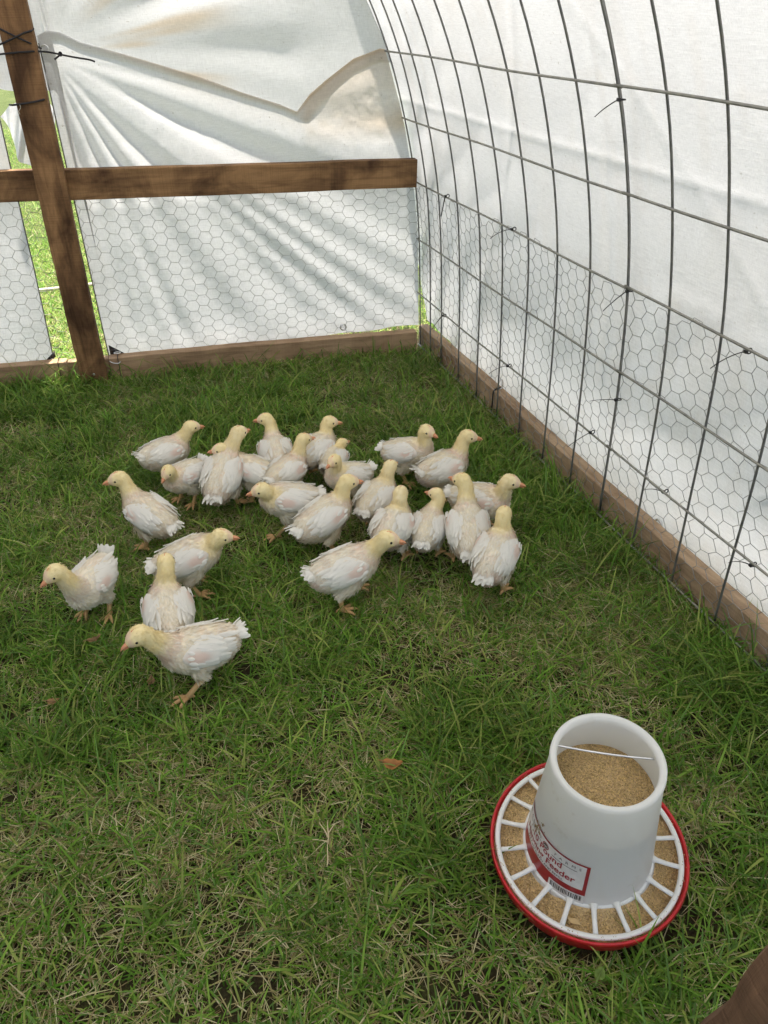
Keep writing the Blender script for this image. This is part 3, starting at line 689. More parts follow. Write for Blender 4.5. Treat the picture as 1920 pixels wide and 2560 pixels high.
def ltext(txt, u, v, size, mat, k=2, bold=0.0, sx=1.0, spacing=1.0):
    cu = bpy.data.curves.new('print', 'FONT'); cu.body = txt; cu.align_x = 'CENTER'; cu.size = 1; cu.offset = bold; cu.space_character = spacing; cu.resolution_u = 3
    o = bpy.data.objects.new('print', cu); COL.objects.link(o)
    dg = bpy.context.evaluated_depsgraph_get(); dg.update(); me = bpy.data.meshes.new_from_object(o.evaluated_get(dg))
    bpy.data.objects.remove(o)
    V = np.array([v_.co[:] for v_ in me.vertices]); W = (LA1-LA0)*.095; H = LZ1-LZ0
    P = wrap(u+V[:, 0]*size*sx/W, v+V[:, 1]*size/H, k); me.vertices.foreach_set('co', P.astype(np.float32).ravel()); me.update()
    o2 = link('lettering', me, mat, lab); return o2
ltext('H  A  R  R  I  S', .23, .845, .0078, M_INK, sx=1.1); ltext('F  A  R  M  S', .765, .845, .0078, M_INK, sx=1.1)
lpatch('rule_line', .12, .41, .785, .797, 2, M_INK, lab); lpatch('rule_line', .585, .88, .785, .797, 2, M_INK, lab)
ltext('10 Pound', .49, .65, .0178, M_LRED, bold=.018); ltext('Hanging Feeder', .49, .475, .0178, M_LRED, bold=.018)
ltext('EASY TO CLEAN AND REFILL', .47, .375, .0066, M_INK, bold=.01)
def disc(u, v, r, mat, k, hole=0):
    th = np.linspace(0, 2*math.pi, 25); W = (LA1-LA0)*.095; H = LZ1-LZ0
    P = np.stack([wrap(u+q*np.cos(th)/W, v+q*np.sin(th)/H, k) for q in (hole, r)]); m = MB(); m.grid(P); return fpart('emblem', m, mat, True, lab)
disc(.49, .835, .0068, M_LRED, 2, .0054); disc(.49, .835, .0046, M_INK, 2); 
W_ = (LA1-LA0)*.095
for j, (vy, hw) in enumerate(((.85, .003), (.825, .0034))): lpatch('emblem', .49-hw/W_, .49+hw/W_, vy-.008, vy+.006, 3, M_LWHITE, lab)
x = .645
rb = np.random.default_rng(3)
while x < .97:
    wd = rb.choice([.004, .007, .011]); lpatch('barcode_bar', x, x+wd, .045, .18, 2, M_INK, lab); x += wd+rb.choice([.004, .007, .010])
M_MUD = plain('dried_mud', (.36, .26, .15), .9)
rb = np.random.default_rng(8)
for k in range(26):
    t_ = k/25; a = R(168)+R(11)*t_+rb.normal()*.05; z = .118+.028*t_+rb.normal()*.005; q_ = (.0022*rb.random()+.0006)
    th = np.linspace(0, 2*math.pi, 8, endpoint=False); rr2 = hop_r(z)+.0028
    P = [[(hop_r(z+q_*1.6*f*math.sin(x))+.0018+.0004*(1-f))*np.array([math.cos(a+q_*f*math.cos(x)/.09), math.sin(a+q_*f*math.cos(x)/.09), 0])+np.array([0, 0, z+q_*1.6*f*math.sin(x)]) for x in th] for f in (.05, .6, 1)]
    m = MB(); m.grid(np.array(P), wrap=True); fpart('mud_speck', m, M_MUD, True, hop)
# feed
def feed_material():
    m, n, l, b = newmat('feed_crumble'); a = attr(n); tc = n.new('ShaderNodeTexCoord')
    v = N(n, 'ShaderNodeTexVoronoi', Scale=420.); l.new(tc.outputs['Object'], v.inputs[0])
    mx = n.new('ShaderNodeMix'); mx.data_type = 'RGBA'; mx.blend_type = 'MULTIPLY'; mx.inputs[0].default_value = .6
    r = ramp(n, l, v.outputs['Color'], [(.1, (.55, .5, .45)), (.5, (.9, .86, .8)), (.9, (1.2, 1.15, 1.05))])
    l.new(a.outputs[0], mx.inputs[6]); l.new(r.outputs[0], mx.inputs[7]); l.new(mx.outputs[2], b.inputs['Base Color'])
    b.inputs['Roughness'].default_value = .8; bump(n, l, v.outputs['Distance'], b, .8, .002); return m
M_FEED = feed_material()
FQ = feeder.rotation_quaternion.to_matrix()
FQn = np.array(FQ)
FEEDC = np.array([.58, .42, .22])
def granules(pts, size, m, r):
    """small irregular pellets"""
    n = len(pts); o8 = np.array([[1, 0, 0], [-1, 0, 0], [0, 1, 0], [0, -1, 0], [0, 0, 1], [0, 0, -1]], float)
    F = np.array([[0, 2, 4], [2, 1, 4], [1, 3, 4], [3, 0, 4], [2, 0, 5], [1, 2, 5], [3, 1, 5], [0, 3, 5]])
    sc = size*(.5+r.random((n, 1, 3))); a = r.random(n)*6.28; V = o8[None]*sc
    c, s = np.cos(a)[:, None], np.sin(a)[:, None]
    V = np.stack([V[..., 0]*c-V[..., 1]*s, V[..., 0]*s+V[..., 1]*c, V[..., 2]], -1)+pts[:, None]
    col = FEEDC*(.6+.8*r.random((n, 1)))*np.array([1, .97+.06*r.random(), .9])
    b = (np.arange(n)*6)[:, None, None]
    m.add(V.reshape(-1, 3), (), (F[None]+b).reshape(-1, 3), np.repeat(col, 6, 0))
rf = np.random.default_rng(5); m = MB()
# surface in the hopper: sloping, mounded
def hz(x, y): return .188 + .10*(x*.35+y*.55) + .010*(1-(x*x+y*y)/.0056) + .004*(fbm(x*40+3, y*40, 2)-.5)
rad = np.linspace(0, 1, 26); th = np.linspace(0, 2*math.pi, 64, endpoint=False)
Rg, Tg = np.meshgrid(rad, th, indexing='ij')
def hop_in(z): return np.interp(z, [.04, .074, Z1-.026], [.0945, .0922, RT-.0038])
rx = Rg*.082*np.cos(Tg); ry = Rg*.082*np.sin(Tg); zz_ = hz(rx, ry); lim = hop_in(zz_)-.0006
rx = Rg*lim*np.cos(Tg); ry = Rg*lim*np.sin(Tg)
m.grid(np.stack([rx, ry, hz(rx, ry)], -1), FEEDC, wrap=True)
q_ = np.sqrt(rf.random(5200))*.080; t_ = rf.random(5200)*6.283; x_, y_ = q_*np.cos(t_), q_*np.sin(t_); z_ = hz(x_, y_)
keep = q_ < hop_in(z_)-.0025; granules(np.stack([x_, y_, z_], 1)[keep], .0011, m, rf)
# ring in the pan
def pz(r_, t): return .030 + .004*np.sin(t*3+1) + .010*sstep(.118, .1, r_) + .003*(fbm(r_*120+5, t*9, 2)-.5)
Rg, Tg = np.meshgrid(np.linspace(.0995, .1465, 14), np.linspace(0, 2*math.pi, 160, endpoint=False), indexing='ij')
m.grid(np.stack([Rg*np.cos(Tg), Rg*np.sin(Tg), pz(Rg, Tg)], -1), FEEDC, wrap=True)
q_ = .103+rf.random(9000)*.042; t_ = rf.random(9000)*6.283
granules(np.stack([q_*np.cos(t_), q_*np.sin(t_), pz(q_, t_)], 1), .0011, m, rf)
q_ = .1395+rf.random(160)*.006; t_ = rf.random(160)*6.283; granules(np.stack([q_*np.cos(t_), q_*np.sin(t_), np.full(160, .0464)], 1), .0008, m, rf)
V = [v @ FQn.T + FC for v in m.v]; m.v = V
tag(link('poultry_feed', m.mesh('feed', True), M_FEED), 'golden brown crumbled feed filling the hopper and the red pan', 'feed', kind='stuff')
M_CHIP = plain('wood_shaving', (.62, .43, .2), .7)
def on_feeder(p): return FQn @ np.asarray(p, float) + FC
camdir = math.atan2(-.55, -.53)
for (aa_, rr2, L, W, rz, labl) in ((camdir+.06, .122, .015, .009, .3, 'pale square wood chip lying on the feed, front of the pan'), (camdir+.16, .135, .014, .006, .1, 'thin pale wood shaving behind the front rim of the red pan'), (camdir+1.32, .124, .012, .004, 1.2, 'narrow pale wood splinter on the feed at the right of the pan')):
    c_ = on_feeder((rr2*math.cos(aa_), rr2*math.sin(aa_), .0395)); m = MB(); ca, sa = math.cos(rz), math.sin(rz)
    ax = np.array([ca*_r[0]-sa*-_r[1], ca*_r[1]-sa*_r[0], .12])*L/2; ay = np.array([-sa*_r[0]-ca*_r[1], -sa*_r[1]+ca*_r[0], .1])*W/2
    m.box(c_, ax, ay, np.cross(ax, ay)/np.linalg.norm(np.cross(ax, ay))*.0011, .0004); tag(link('wood_chip', m.mesh(), M_CHIP), labl, 'wood chip')

# ------------------------------------------------------------------ chickens
r3 = lambda p: (60+.5425*p[0], 1000+.5425*p[1])
r4 = lambda p: (700+.42194*p[0], 1000+.42194*p[1])
CREAM = np.array([.845, .775, .625]); YEL = np.array([.88, .76, .44]); PINK = np.array([.76, .52, .42]); WHT = np.array([.91, .89, .83])
SHANK = np.array([.56, .36, .17]); BEAK = np.array([.68, .31, .17])
TS = np.array([[-.100, .124, .010, .010], [-.090, .119, .027, .025], [-.066, .107, .045, .044], [-.025, .098, .055, .054], [.018, .099, .0555, .055], [.046, .106, .048, .049], [.066, .117, .033, .036], [.076, .124, .016, .018]])
TS[:, 2:4] *= .93; TS[:, 0] *= .93; TS[-2:, 2:4] *= 1.06
def body_y(x, z):
    ry = np.interp(x, TS[:, 0], TS[:, 2]); rz = np.interp(x, TS[:, 0], TS[:, 3]); zc = np.interp(x, TS[:, 0], TS[:, 1])
    return ry*np.sqrt(np.clip(1-((z-zc)/rz)**2, .09, 1))
def feather(m, root, d, nrm, L, W, col, r, curl=.0, n=4, tipc=None):
    """one vane: rounded grid along d, lying on the surface with normal nrm"""
    d = d/np.linalg.norm(d); sd_ = np.cross(nrm, d); sd_ /= np.linalg.norm(sd_); P = []; 
    prof_w = np.interp(np.linspace(0, 1, n+1), [0, .25, .6, .85, 1], [.35, .85, 1, .8, .3])
    C = []
    for k in range(n+1):
        t = k/n; c = root+d*L*t+nrm*(curl*L*t*t)
        P.append([c-sd_*W*prof_w[k]-nrm*.0009, c+nrm*.0009, c+sd_*W*prof_w[k]-nrm*.0009]); C.append([col*(.94+.06*t)]*3)
    m.grid(np.array(P), np.array(C).reshape(-1, 3))
_dg = None
def voxel_union(me, voxel, smooth):
    o = bpy.data.objects.new('tmp', me); COL.objects.link(o)
    md = o.modifiers.new('r', 'REMESH'); md.mode = 'VOXEL'; md.voxel_size = voxel
    md = o.modifiers.new('s', 'SMOOTH'); md.iterations = smooth; md.factor = .5
    dg = bpy.context.evaluated_depsgraph_get(); dg.update()
    out = bpy.data.meshes.new_from_object(o.evaluated_get(dg)); bpy.data.objects.remove(o); return out
def local_dir(yaw, pitch): return np.array([math.cos(yaw)*math.cos(pitch), math.sin(yaw)*math.cos(pitch), math.sin(pitch)])
def chicken(i, body_px, head_px, ang, head_ang, label, hpitch=0., sc=1., stride=.0, tail_up=.35, fluff=1., yel=1., crouch=0., pinky=1., wing_droop=0., pitch=None):
    r = np.random.default_rng(100+i); sc = sc*.875; HS = 1.12; yel = yel*(.8+.45*r.random()); pinky = pinky*(.8+.8*r.random()); sc = sc*(.985+.03*r.random()); CREAM_ = lerp(CREAM, np.array([.84, .73, .50]), .6*r.random())
    LIFT = .009
    zc = (.104+LIFT)*sc-crouch
    B = atz(body_px[0], body_px[1]-7, zc-.004); toc = CAM-B
    base_az = math.atan2(-toc[1], -toc[0])          # direction camera -> bird = "away"
    psi = base_az + math.radians(ang-90)            # ang: 0 right, 90 away, 180 left, 270 towards the viewer
    hpsi = base_az + math.radians(head_ang-90)
    cx, sx_ = math.cos(psi), math.sin(psi)
    Mw = np.array([[cx, -sx_, 0], [sx_, cx, 0], [0, 0, 1]])      # local -> world
    org = np.array([B[0], B[1], -.004-crouch+LIFT*sc])
    # head: the point on its sight line nearest to the ideal place
    ideal = org + Mw @ (np.array([.090, 0, .205])*sc)
    d = ray(*head_px); d /= np.linalg.norm(d); hw = CAM + d*((ideal-CAM) @ d)
    H = (Mw.T @ (hw-org))/sc
    hd = Mw.T @ local_dir(hpsi, hpitch)
    e = empty('chicken', (org[0], org[1], org[2])); e.rotation_euler = (0, 0, psi); e.scale = (sc, sc, sc)
    tag(e, label, 'chicken', 'young white chickens on the grass')
    if pitch is None: pitch = .07+.09*r.normal()
    def shear(mb_):
        for v_ in mb_.v: v_[:, 2] += np.clip(v_[:, 0], -.13, .08)*math.tan(pitch)
        return mb_
    # ---- body
    m = MB(); t5 = np.linspace(0, 1, 22); k5 = np.linspace(0, 1, len(TS)); T = np.stack([np.interp(t5, k5, TS[:, j]) for j in range(4)], 1)
    for _ in range(2): T[1:-1] = (T[:-2]+2*T[1:-1]+T[2:])/4
    m.tube(np.stack([T[:, 0], 0*t5, T[:, 1]], 1), T[:, 2:4], 24); shear(m)
    S0 = np.array([.040, 0, .108+.04*math.tan(pitch)]); Ein = H-hd*.010
    upd = np.array([0, 0, 1.]); D = np.linalg.norm(Ein-S0)
    nk = bez(S0, S0+np.array([.55, 0, .55])*D*.55, Ein-(hd*.30+upd*.75)*D*.32, Ein, 16)
    rad = np.interp(np.linspace(0, 1, 16), [0, .2, .42, .7, 1], [.038, .031, .0230, .0190, .0180])
    m.tube(nk, rad*np.linspace(1, HS, 16), 18)
    hsd = np.cross(upd, hd); hsd /= np.linalg.norm(hsd); hup = np.cross(hd, hsd)
    hp_ = [(-.022, .001, .006), (-.018, .002, .0145), (-.009, .003, .0200), (.002, .003, .0202), (.010, .0018, .0175), (.0175, -.0005, .0132), (.0225, -.0022, .0092), (.0265, -.0035, .004)]
    m.tube([H+hd*a+hup*b_ for a, b_, c_ in np.array(hp_)*HS], [[c_*.93, c_] for a, b_, c_ in np.array(hp_)*HS], 18)
    legs = MB(); feet = []
    for sgn in (-1, 1):
        st = stride*sgn
        hip = np.array([-.004, sgn*.024, .084]); hock = np.array([-.016+st*.45, sgn*.033, .044+crouch*.5/sc]); foot = np.array([.004+st, sgn*(.034), .007+crouch/sc-LIFT])
        m.tube(bez(hip, hip+[.022, sgn*.004, -.012], hock+[.01, 0, .012], hock, 9), np.interp(np.linspace(0, 1, 9), [0, .5, 1], [.029, .0195, .0104]), 14)
        m.tube([hock+[0, 0, .006], hock, hock+(foot-hock)*.35], [.0108, .0104, .008], 10)
        q = MB(); 
        legs.tube([hock+[0, 0, .004], hock, hock*.5+foot*.5, foot+[0, 0, .002], foot-[0, 0, .003]], [.0075, .0078, .0062, .0066, .005], 10, c=SHANK)
        for ta, tl in ((-.62, .034), (0, .040), (.62, .033), (3.05, .016)):
            td = np.array([math.cos(ta+sgn*.12), math.sin(ta+sgn*.12), 0]); nn_ = foot
            legs.tube([nn_+[0, 0, .001], nn_+td*tl*.45+[0, 0, .0025], nn_+td*tl*.8+[0, 0, -.0005], nn_+td*tl+[0, 0, -.004]], [.0056, .0046, .0036, .0012], 8, c=SHANK*np.array([1.03, .98, .95]))
    me = voxel_union(m.mesh(), .0034, 7)
    nv = len(me.vertices); V = np.empty(nv*3, np.float32); me.vertices.foreach_get('co', V); V = V.reshape(-1, 3).astype(float)
    Vn = np.empty(nv*3, np.float32); me.vertices.foreach_get('normal', Vn); Vn = Vn.reshape(-1, 3).astype(float)
    # nearest point on the neck line
    nkh = np.concatenate([nk, [H, H+hd*.02]]); dist = np.linalg.norm(V[:, None]-nkh[None], axis=2); near = dist.argmin(1); dn = dist.min(1)
    tneck = near/(len(nkh)-1); lim = np.interp(tneck, [0, .3, 1], [.035, .034, .03])
    wn_ = sstep(.18, .62, tneck)*sstep(1.5, 1.0, dn/lim)*(1-.45*sstep(.3, .9, Vn[:, 0])*sstep(.85, .6, tneck))
    base = lerp(np.broadcast_to(CREAM_, V.shape), YEL*np.array([1, .98, .95]), np.clip(wn_*.9*yel, 0, 1))
    pk = sstep(.55, .75, vnoise(V[:, 0]*60+i*7, V[:, 2]*60+V[:, 1]*40))*.22*(1-wn_)
    rear = sstep(-.045, -.085, V[:, 0])*sstep(.115, .085, V[:, 2]); pk = pk + .35*rear*pinky
    nb = np.exp(-((tneck-.24)/.10)**2)*sstep(1.6, .8, dn/lim); pk = pk + .35*nb*pinky
    face = sstep(.014, .0, np.linalg.norm(V-(H+hd*.012), axis=1)-.006)*.0 + sstep(.012, .022, (V-H) @ hd)*sstep(.03, .024, np.linalg.norm(V-H, axis=1))
    pk = np.maximum(pk, .75*face)
    crown = sstep(.003, .016, (V-H) @ hd)*sstep(.007, .014, (V-H) @ hup)*sstep(.010, .004, np.abs((V-H) @ hsd)); pk = np.maximum(pk, .65*crown)
    hockm = sstep(.047, .038, V[:, 2]-crouch*.5/sc)*sstep(.024, .016, np.abs(np.abs(V[:, 1])-.033)); base = lerp(base, SHANK*1.15, hockm*.75)
    colv = lerp(base, PINK, np.clip(pk, 0, .9))
    # one body mesh: torso, neck, head, thighs and shanks
    nq = len(me.polygons); Q = np.empty(sum(p.loop_total for p in me.polygons), np.int32); me.loops.foreach_get('vertex_index', Q)
    lt = np.empty(nq, np.int32); me.polygons.foreach_get('loop_total', lt); Qq = Q.reshape(-1, 4) if (lt == 4).all() else None
    b = MB()
    if Qq is not None: b.add(V, Qq, (), colv)
    else:
        ls = np.empty(nq, np.int32); me.polygons.foreach_get('loop_start', ls)
        b.add(V, [Q[a:a+4] for a, k in zip(ls, lt) if k == 4], [Q[a:a+3] for a, k in zip(ls, lt) if k == 3], colv)
    Vn = np.empty(nv*3, np.float32); me.vertices.foreach_get('normal', Vn); Vn = Vn.reshape(-1, 3).astype(float)
    for a, q, t, c in zip(legs.v, [None]*99, [None]*99, legs.c): pass
    off0 = b.n; b.v += legs.v; b.c += legs.c; b.q += [q+off0 for q in legs.q]; b.t += [t+off0 for t in legs.t]; b.n += legs.n
    link('body', b.mesh('body', True), M_SKIN, e, True)
    # ---- down and small feathers
    nf = int(5200*fluff); pick = r.integers(0, nv, nf); 
    root = V[pick]+r.normal(size=(nf, 3))*.0012; nr = Vn[pick]; tn = tneck[pick]; wn2 = wn_[pick]; col = colv[pick]
    tang = np.gradient(nkh, axis=0); tang /= np.linalg.norm(tang, axis=1)[:, None]
    flow = np.where(wn2[:, None] > .35, -tang[near[pick]], np.array([-1, 0, -.38])+0*root)
    flow = flow + r.normal(size=(nf, 3))*.33; flow = flow-(flow*nr).sum(1)[:, None]*nr; flow /= np.linalg.norm(flow, axis=1)[:, None]+1e-9
    hdist = np.linalg.norm(root-H, axis=1)
    L = np.where(hdist < .03, .0048, np.where(wn2 > .35, .0095, .0125))*(.6+.8*r.random(nf))
    low = sstep(.085, .055, root[:, 2]); L = L*(1+.1*low)
    L = np.where((((root-H) @ hd) > .012) & (hdist < .035), .0012, L); L = np.where(root[:, 2] < .040, .003, L)
    Wd = np.where(hdist < .03, .0011, .0019)*(.7+.6*r.random(nf))
    lift = np.where(hdist < .03, .35, np.where(root[:, 2] > .125, .14, .28))+.2*r.random(nf)+.2*low
    d1 = flow+nr*lift[:, None]; d1 /= np.linalg.norm(d1, axis=1)[:, None]; d2 = flow+nr*(lift*.25)[:, None]+np.array([0, 0, -.15]); d2 /= np.linalg.norm(d2, axis=1)[:, None]
    side = np.cross(flow, nr); p0 = root-nr*.0006; p1 = p0+d1*(L*.5)[:, None]; p2 = p1+d2*(L*.5)[:, None]
    vv_ = np.stack([p0-side*Wd[:, None]*.6, p0+side*Wd[:, None]*.6, p1+side*Wd[:, None], p1-side*Wd[:, None], p2], 1)
    fw = np.clip(1.08-.9*np.clip(pk[pick], 0, 1)*(r.random(nf) < .6), .3, 1)
    fc = lerp(col, lerp(np.broadcast_to(WHT, col.shape), YEL*1.05, np.clip(wn2*1.1, 0, 1)), .15+.5*r.random(nf)); fc = fc*(.93+.12*r.random((nf, 1)))
    bi = np.arange(nf)[:, None]*5; m = MB()
    m.add(vv_.reshape(-1, 3), bi+np.array([[0, 1, 2, 3]]), bi+np.array([[3, 2, 4]]), np.repeat(np.clip(fc, 0, .92), 5, 0))
    link('down', m.mesh('down', True), M_DOWN, e)
    # ---- wings
    for sgn in (-1, 1):
        m = MB(); gx_, gz_ = np.meshgrid(np.linspace(-1, 1, 15), np.linspace(-1, 1, 13), indexing='ij')
        # superellipse disc -> teardrop pad on the flank
        a_ = gx_*np.sqrt(1-gz_**2/2); c_ = gz_*np.sqrt(1-gx_**2/2); rr_ = np.clip(np.hypot(a_, c_), 0, 1)
        xw = -.010+.052*a_; zw = .117-wing_droop*.01+.031*c_*(1-.25*a_)-.010*(a_ < 0)*a_*-1*.6
        yw = body_y(xw, zw)+.0015+.0085*np.sqrt(1-rr_**2+1e-6)
        pc = np.exp(-(((xw-.010)/.020)**2+((zw-.120)/.009)**2)); wc = lerp(np.broadcast_to(WHT*.99, xw.shape+(3,)), PINK*1.08, np.clip(pc*1.1*pinky, 0, .62))
        P = np.stack([xw, sgn*yw, zw], -1)
        if sgn < 0: P = P[:, ::-1]; wc = wc[:, ::-1]
        m.grid(P, wc.reshape(-1, 3))
        rows = [(-.026, .052, .0062, 7), (-.012, .040, .0058, 7), (.004, .028, .0052, 6), (.020, .021, .0048, 6), (.034, .016, .0044, 5)]
        for ri, (x0, L_, W_2, cnt) in enumerate(rows):
            for c in range(cnt):
                fz = -1+2*c/(cnt-1); hgt = .0265 if ri < 3 else .021
                xr_ = x0+r.normal()*.003-.006*abs(fz); zr_ = .117+fz*hgt*(1-.2*ri/5)+r.normal()*.0015-wing_droop*.01
                if math.exp(-(((xr_-.010)/.017)**2+((zr_-.120)/.010)**2)) > .45/max(pinky, .6) and ri in (2, 3): continue
                y0 = body_y(xr_, zr_)+.0085+.0012*ri-.005*fz*fz
                x1 = xr_-L_; z1 = zr_-.004-.006*fz*(1-ri/5); y1 = body_y(max(x1, -.086), z1)+.0065+.001*ri-.003*fz*fz
                root_ = np.array([xr_, sgn*y0, zr_]); dd = np.array([x1, sgn*y1, z1])-root_
                nn_ = np.array([0, sgn*1., .35+.9*max(fz, 0)-.5*max(-fz, 0)]); nn_ -= (nn_ @ dd)/(dd @ dd)*dd; nn_ /= np.linalg.norm(nn_)
                feather(m, root_, dd, nn_, L_*(.85+.3*r.random()), W_2, WHT*(.95+.07*r.random()), r, .085)
        shear(m); link('wing', m.mesh('wing', True), M_DOWN, e)
    # ---- tail
    m = MB(); rootT = np.array([-.089, 0, .121]); 
    for lay in range(2):
        for c in range(8):
            f = -1+2*c/7; yaw_ = f*.55+r.normal()*.06; pit = tail_up+.1*lay+r.normal()*.05-.15*f*f
            dd = np.array([-math.cos(yaw_)*math.cos(pit), math.sin(yaw_)*math.cos(pit), math.sin(pit)])
            nn_ = np.array([math.sin(pit), f*.8, math.cos(pit)]); nn_ -= (nn_ @ dd)*dd; nn_ /= np.linalg.norm(nn_)
            feather(m, rootT+np.array([.010, f*.012, .004*lay]), dd, nn_, (.036-.005*lay)*(.85+.25*r.random()), .0072, WHT*(.98+.04*r.random()), r, -.06)
    shear(m); link('tail', m.mesh('tail', True), M_DOWN, e)
    # ---- beak, comb, eyes
    m = MB(); b0 = H+hd*.0185*HS
    m.tube([b0+hup*.0005, b0+hd*.010-hup*.0003, b0+hd*.0180-hup*.002, b0+hd*.0240-hup*.0065], [[.0068, .006], [.0056, .0048], [.0036, .0032], [.0006, .0006]], 12, c=BEAK)
    m.tube([b0-hup*.0045, b0+hd*.010-hup*.0064, b0+hd*.0185-hup*.0095], [[.0056, .0032], [.0042, .0024], [.0008, .0006]], 10, c=BEAK*np.array([.96, .9, .9]))
    link('beak', m.mesh('beak', True), M_SKIN, e, True)
    m = MB(); cp = [H+hd*a*HS+hup*b_*HS for a, b_ in ((.0245, .0045), (.019, .0100), (.0125, .0155), (.005, .0200), (-.003, .0225))]
    m.tube(cp, [[.0016, .0014], [.0036, .0026], [.0038, .0032], [.0030, .0026], [.0010, .0008]], 8, c=np.array([.68, .25, .13]))
    link('comb', m.mesh('comb', True), M_SKIN, e, True)
    for sgn in (-1, 1):
        m = MB(); c_ = H+(hd*.0088+hup*.0042+hsd*sgn*.0146)*HS; nn = 9
        lat = np.linspace(-math.pi/2, math.pi/2, 7); m.grid(np.array([[c_+.0036*np.array([math.cos(a)*math.cos(t), math.cos(a)*math.sin(t), math.sin(a)]) for t in np.linspace(0, 2*math.pi, nn, endpoint=False)] for a in lat]), wrap=True)
        link('eye', m.mesh(), M_EYE, e, True)
    return e
CH = [
 (r3((655, 250)), r3((772, 128)), 28, 5, 'white chicken at the back left of the flock, facing right in profile', dict(sc=.97)),
 (r3((735, 360)), r3((662, 335)), 218, 232, 'small white chicken at the back left with lowered head and raised tail', dict(sc=.86, hpitch=-.35, tail_up=.8)),
 (r3((915, 350)), r3((990, 155)), 68, 35, 'tall white chicken seen from behind, neck stretched up and tail hanging low', dict(sc=1.03, pitch=.32, tail_up=-.35)),
 (r3((1062, 335)), r3((905, 232)), 150, 180, 'white chicken half hidden by the tall one, its head peeking out on the left', dict(sc=.92)),
 (r3((1158, 245)), r3((1112, 92)), 95, 172, 'white chicken at the back with upright neck and beak turned left', dict(sc=.94)),
 (r3((1213, 335)), r3((1290, 185)), 48, 25, 'white chicken in the middle of the back cluster, seen from behind looking right', dict(sc=.94, tail_up=.1)),
 (r3((1350, 235)), r3((1410, 105)), 50, 3, 'white chicken at the very back centre, head held high in profile to the right', dict(sc=.95)),
 (r3((1425, 278)), r3((1466, 203)), 72, 40, 'small white chicken at the back centre with its head turned away', dict(sc=.80, tail_up=-.3)),
 (r3((1490, 360)), r3((1428, 285)), 205, 232, 'white chicken with a reddish face looking towards the viewer and tail cocked to the right', dict(sc=.88, tail_up=.6)),
 (r3((1215, 465)), r3((1092, 420)), 186, 193, 'white chicken in the centre striding left with one foot put forward', dict(sc=.98, stride=.042)),
 (r3((1385, 545)), r3((1495, 382)), 36, 12, 'white chicken in the centre facing right and away, tail pointing left', dict(sc=1.02, pitch=.2, tail_up=.05)),
 (r4((575, 590)), r4((655, 400)), 62, 58, 'white chicken seen from behind with yellow nape, right of the flock centre', dict(sc=.96, tail_up=-.2)),
 (r4((668, 755)), r4((715, 558)), 72, 80, 'white chicken facing straight away with pink wing marks, behind the walking one', dict(sc=.98, tail_up=-.15)),
 (r4((880, 765)), r4((925, 562)), 78, 152, 'slim yellowish chicken facing away with its beak turned left', dict(sc=.86, yel=1.2, tail_up=-.1)),
 (r4((765, 320)), r4((872, 190)), -18, -38, 'white chicken at the back right turned towards the viewer, fan tail pointing left', dict(sc=.96, tail_up=.3)),
 (r4((970, 410)), r4((1115, 222)), 38, 0, 'white chicken at the back right looking right with a pink bare rump', dict(sc=1.0, pinky=1.5)),
 (r4((1195, 605)), r4((1365, 490)), -8, -8, 'white chicken on the far right leaning forward with open pink beak', dict(sc=.98, tail_up=.2)),
 (r4((1112, 770)), r4((1075, 482)), 98, 150, 'white chicken seen from behind with long straight neck, beside the rightmost one', dict(sc=1.0, pitch=.3, tail_up=-.3)),
 (r4((1278, 920)), r4((1327, 680)), 76, 80, 'rightmost white chicken of the front row, walking straight away from the viewer', dict(sc=1.0, pitch=.25, tail_up=-.4, stride=.018, pinky=1.3)),
 (r4((395, 1000)), r4((640, 830)), 18, -12, 'white chicken walking right at the front of the flock with open beak', dict(sc=1.03, pitch=.16, stride=.03)),
 (r3((575, 530)), r3((435, 368)), 128, 183, 'white chicken left of the flock, back to the viewer, beak to the left', dict(sc=1.0, tail_up=-.2)),
 (r3((765, 730)), r3((912, 635)), 4, -12, 'white chicken facing right, directly behind the upright one with its back turned', dict(sc=1.0, tail_up=.2)),
 (r3((305, 850)), r3((140, 803)), 232, 205, 'leftmost chicken stretching its yellow neck left with its tail straight up', dict(sc=.95, pitch=-.04, hpitch=-.25, tail_up=1.1)),
 (r3((665, 975)), r3((655, 752)), 88, 80, 'chicken standing upright facing away, pink bare nape, partly behind the nearest one', dict(sc=1.0, pinky=1.5)),
 (r3((800, 1150)), r3((528, 1092)), 188, 200, 'nearest chicken walking left with its neck stretched forward and yellow feet spread', dict(sc=.99, pitch=.06, hpitch=-.22, stride=.042, tail_up=.25)),
]
for i, (bp, hp, an, ha, lab_, kw) in enumerate(CH): chicken(i, bp, hp, an, ha, lab_, **kw)

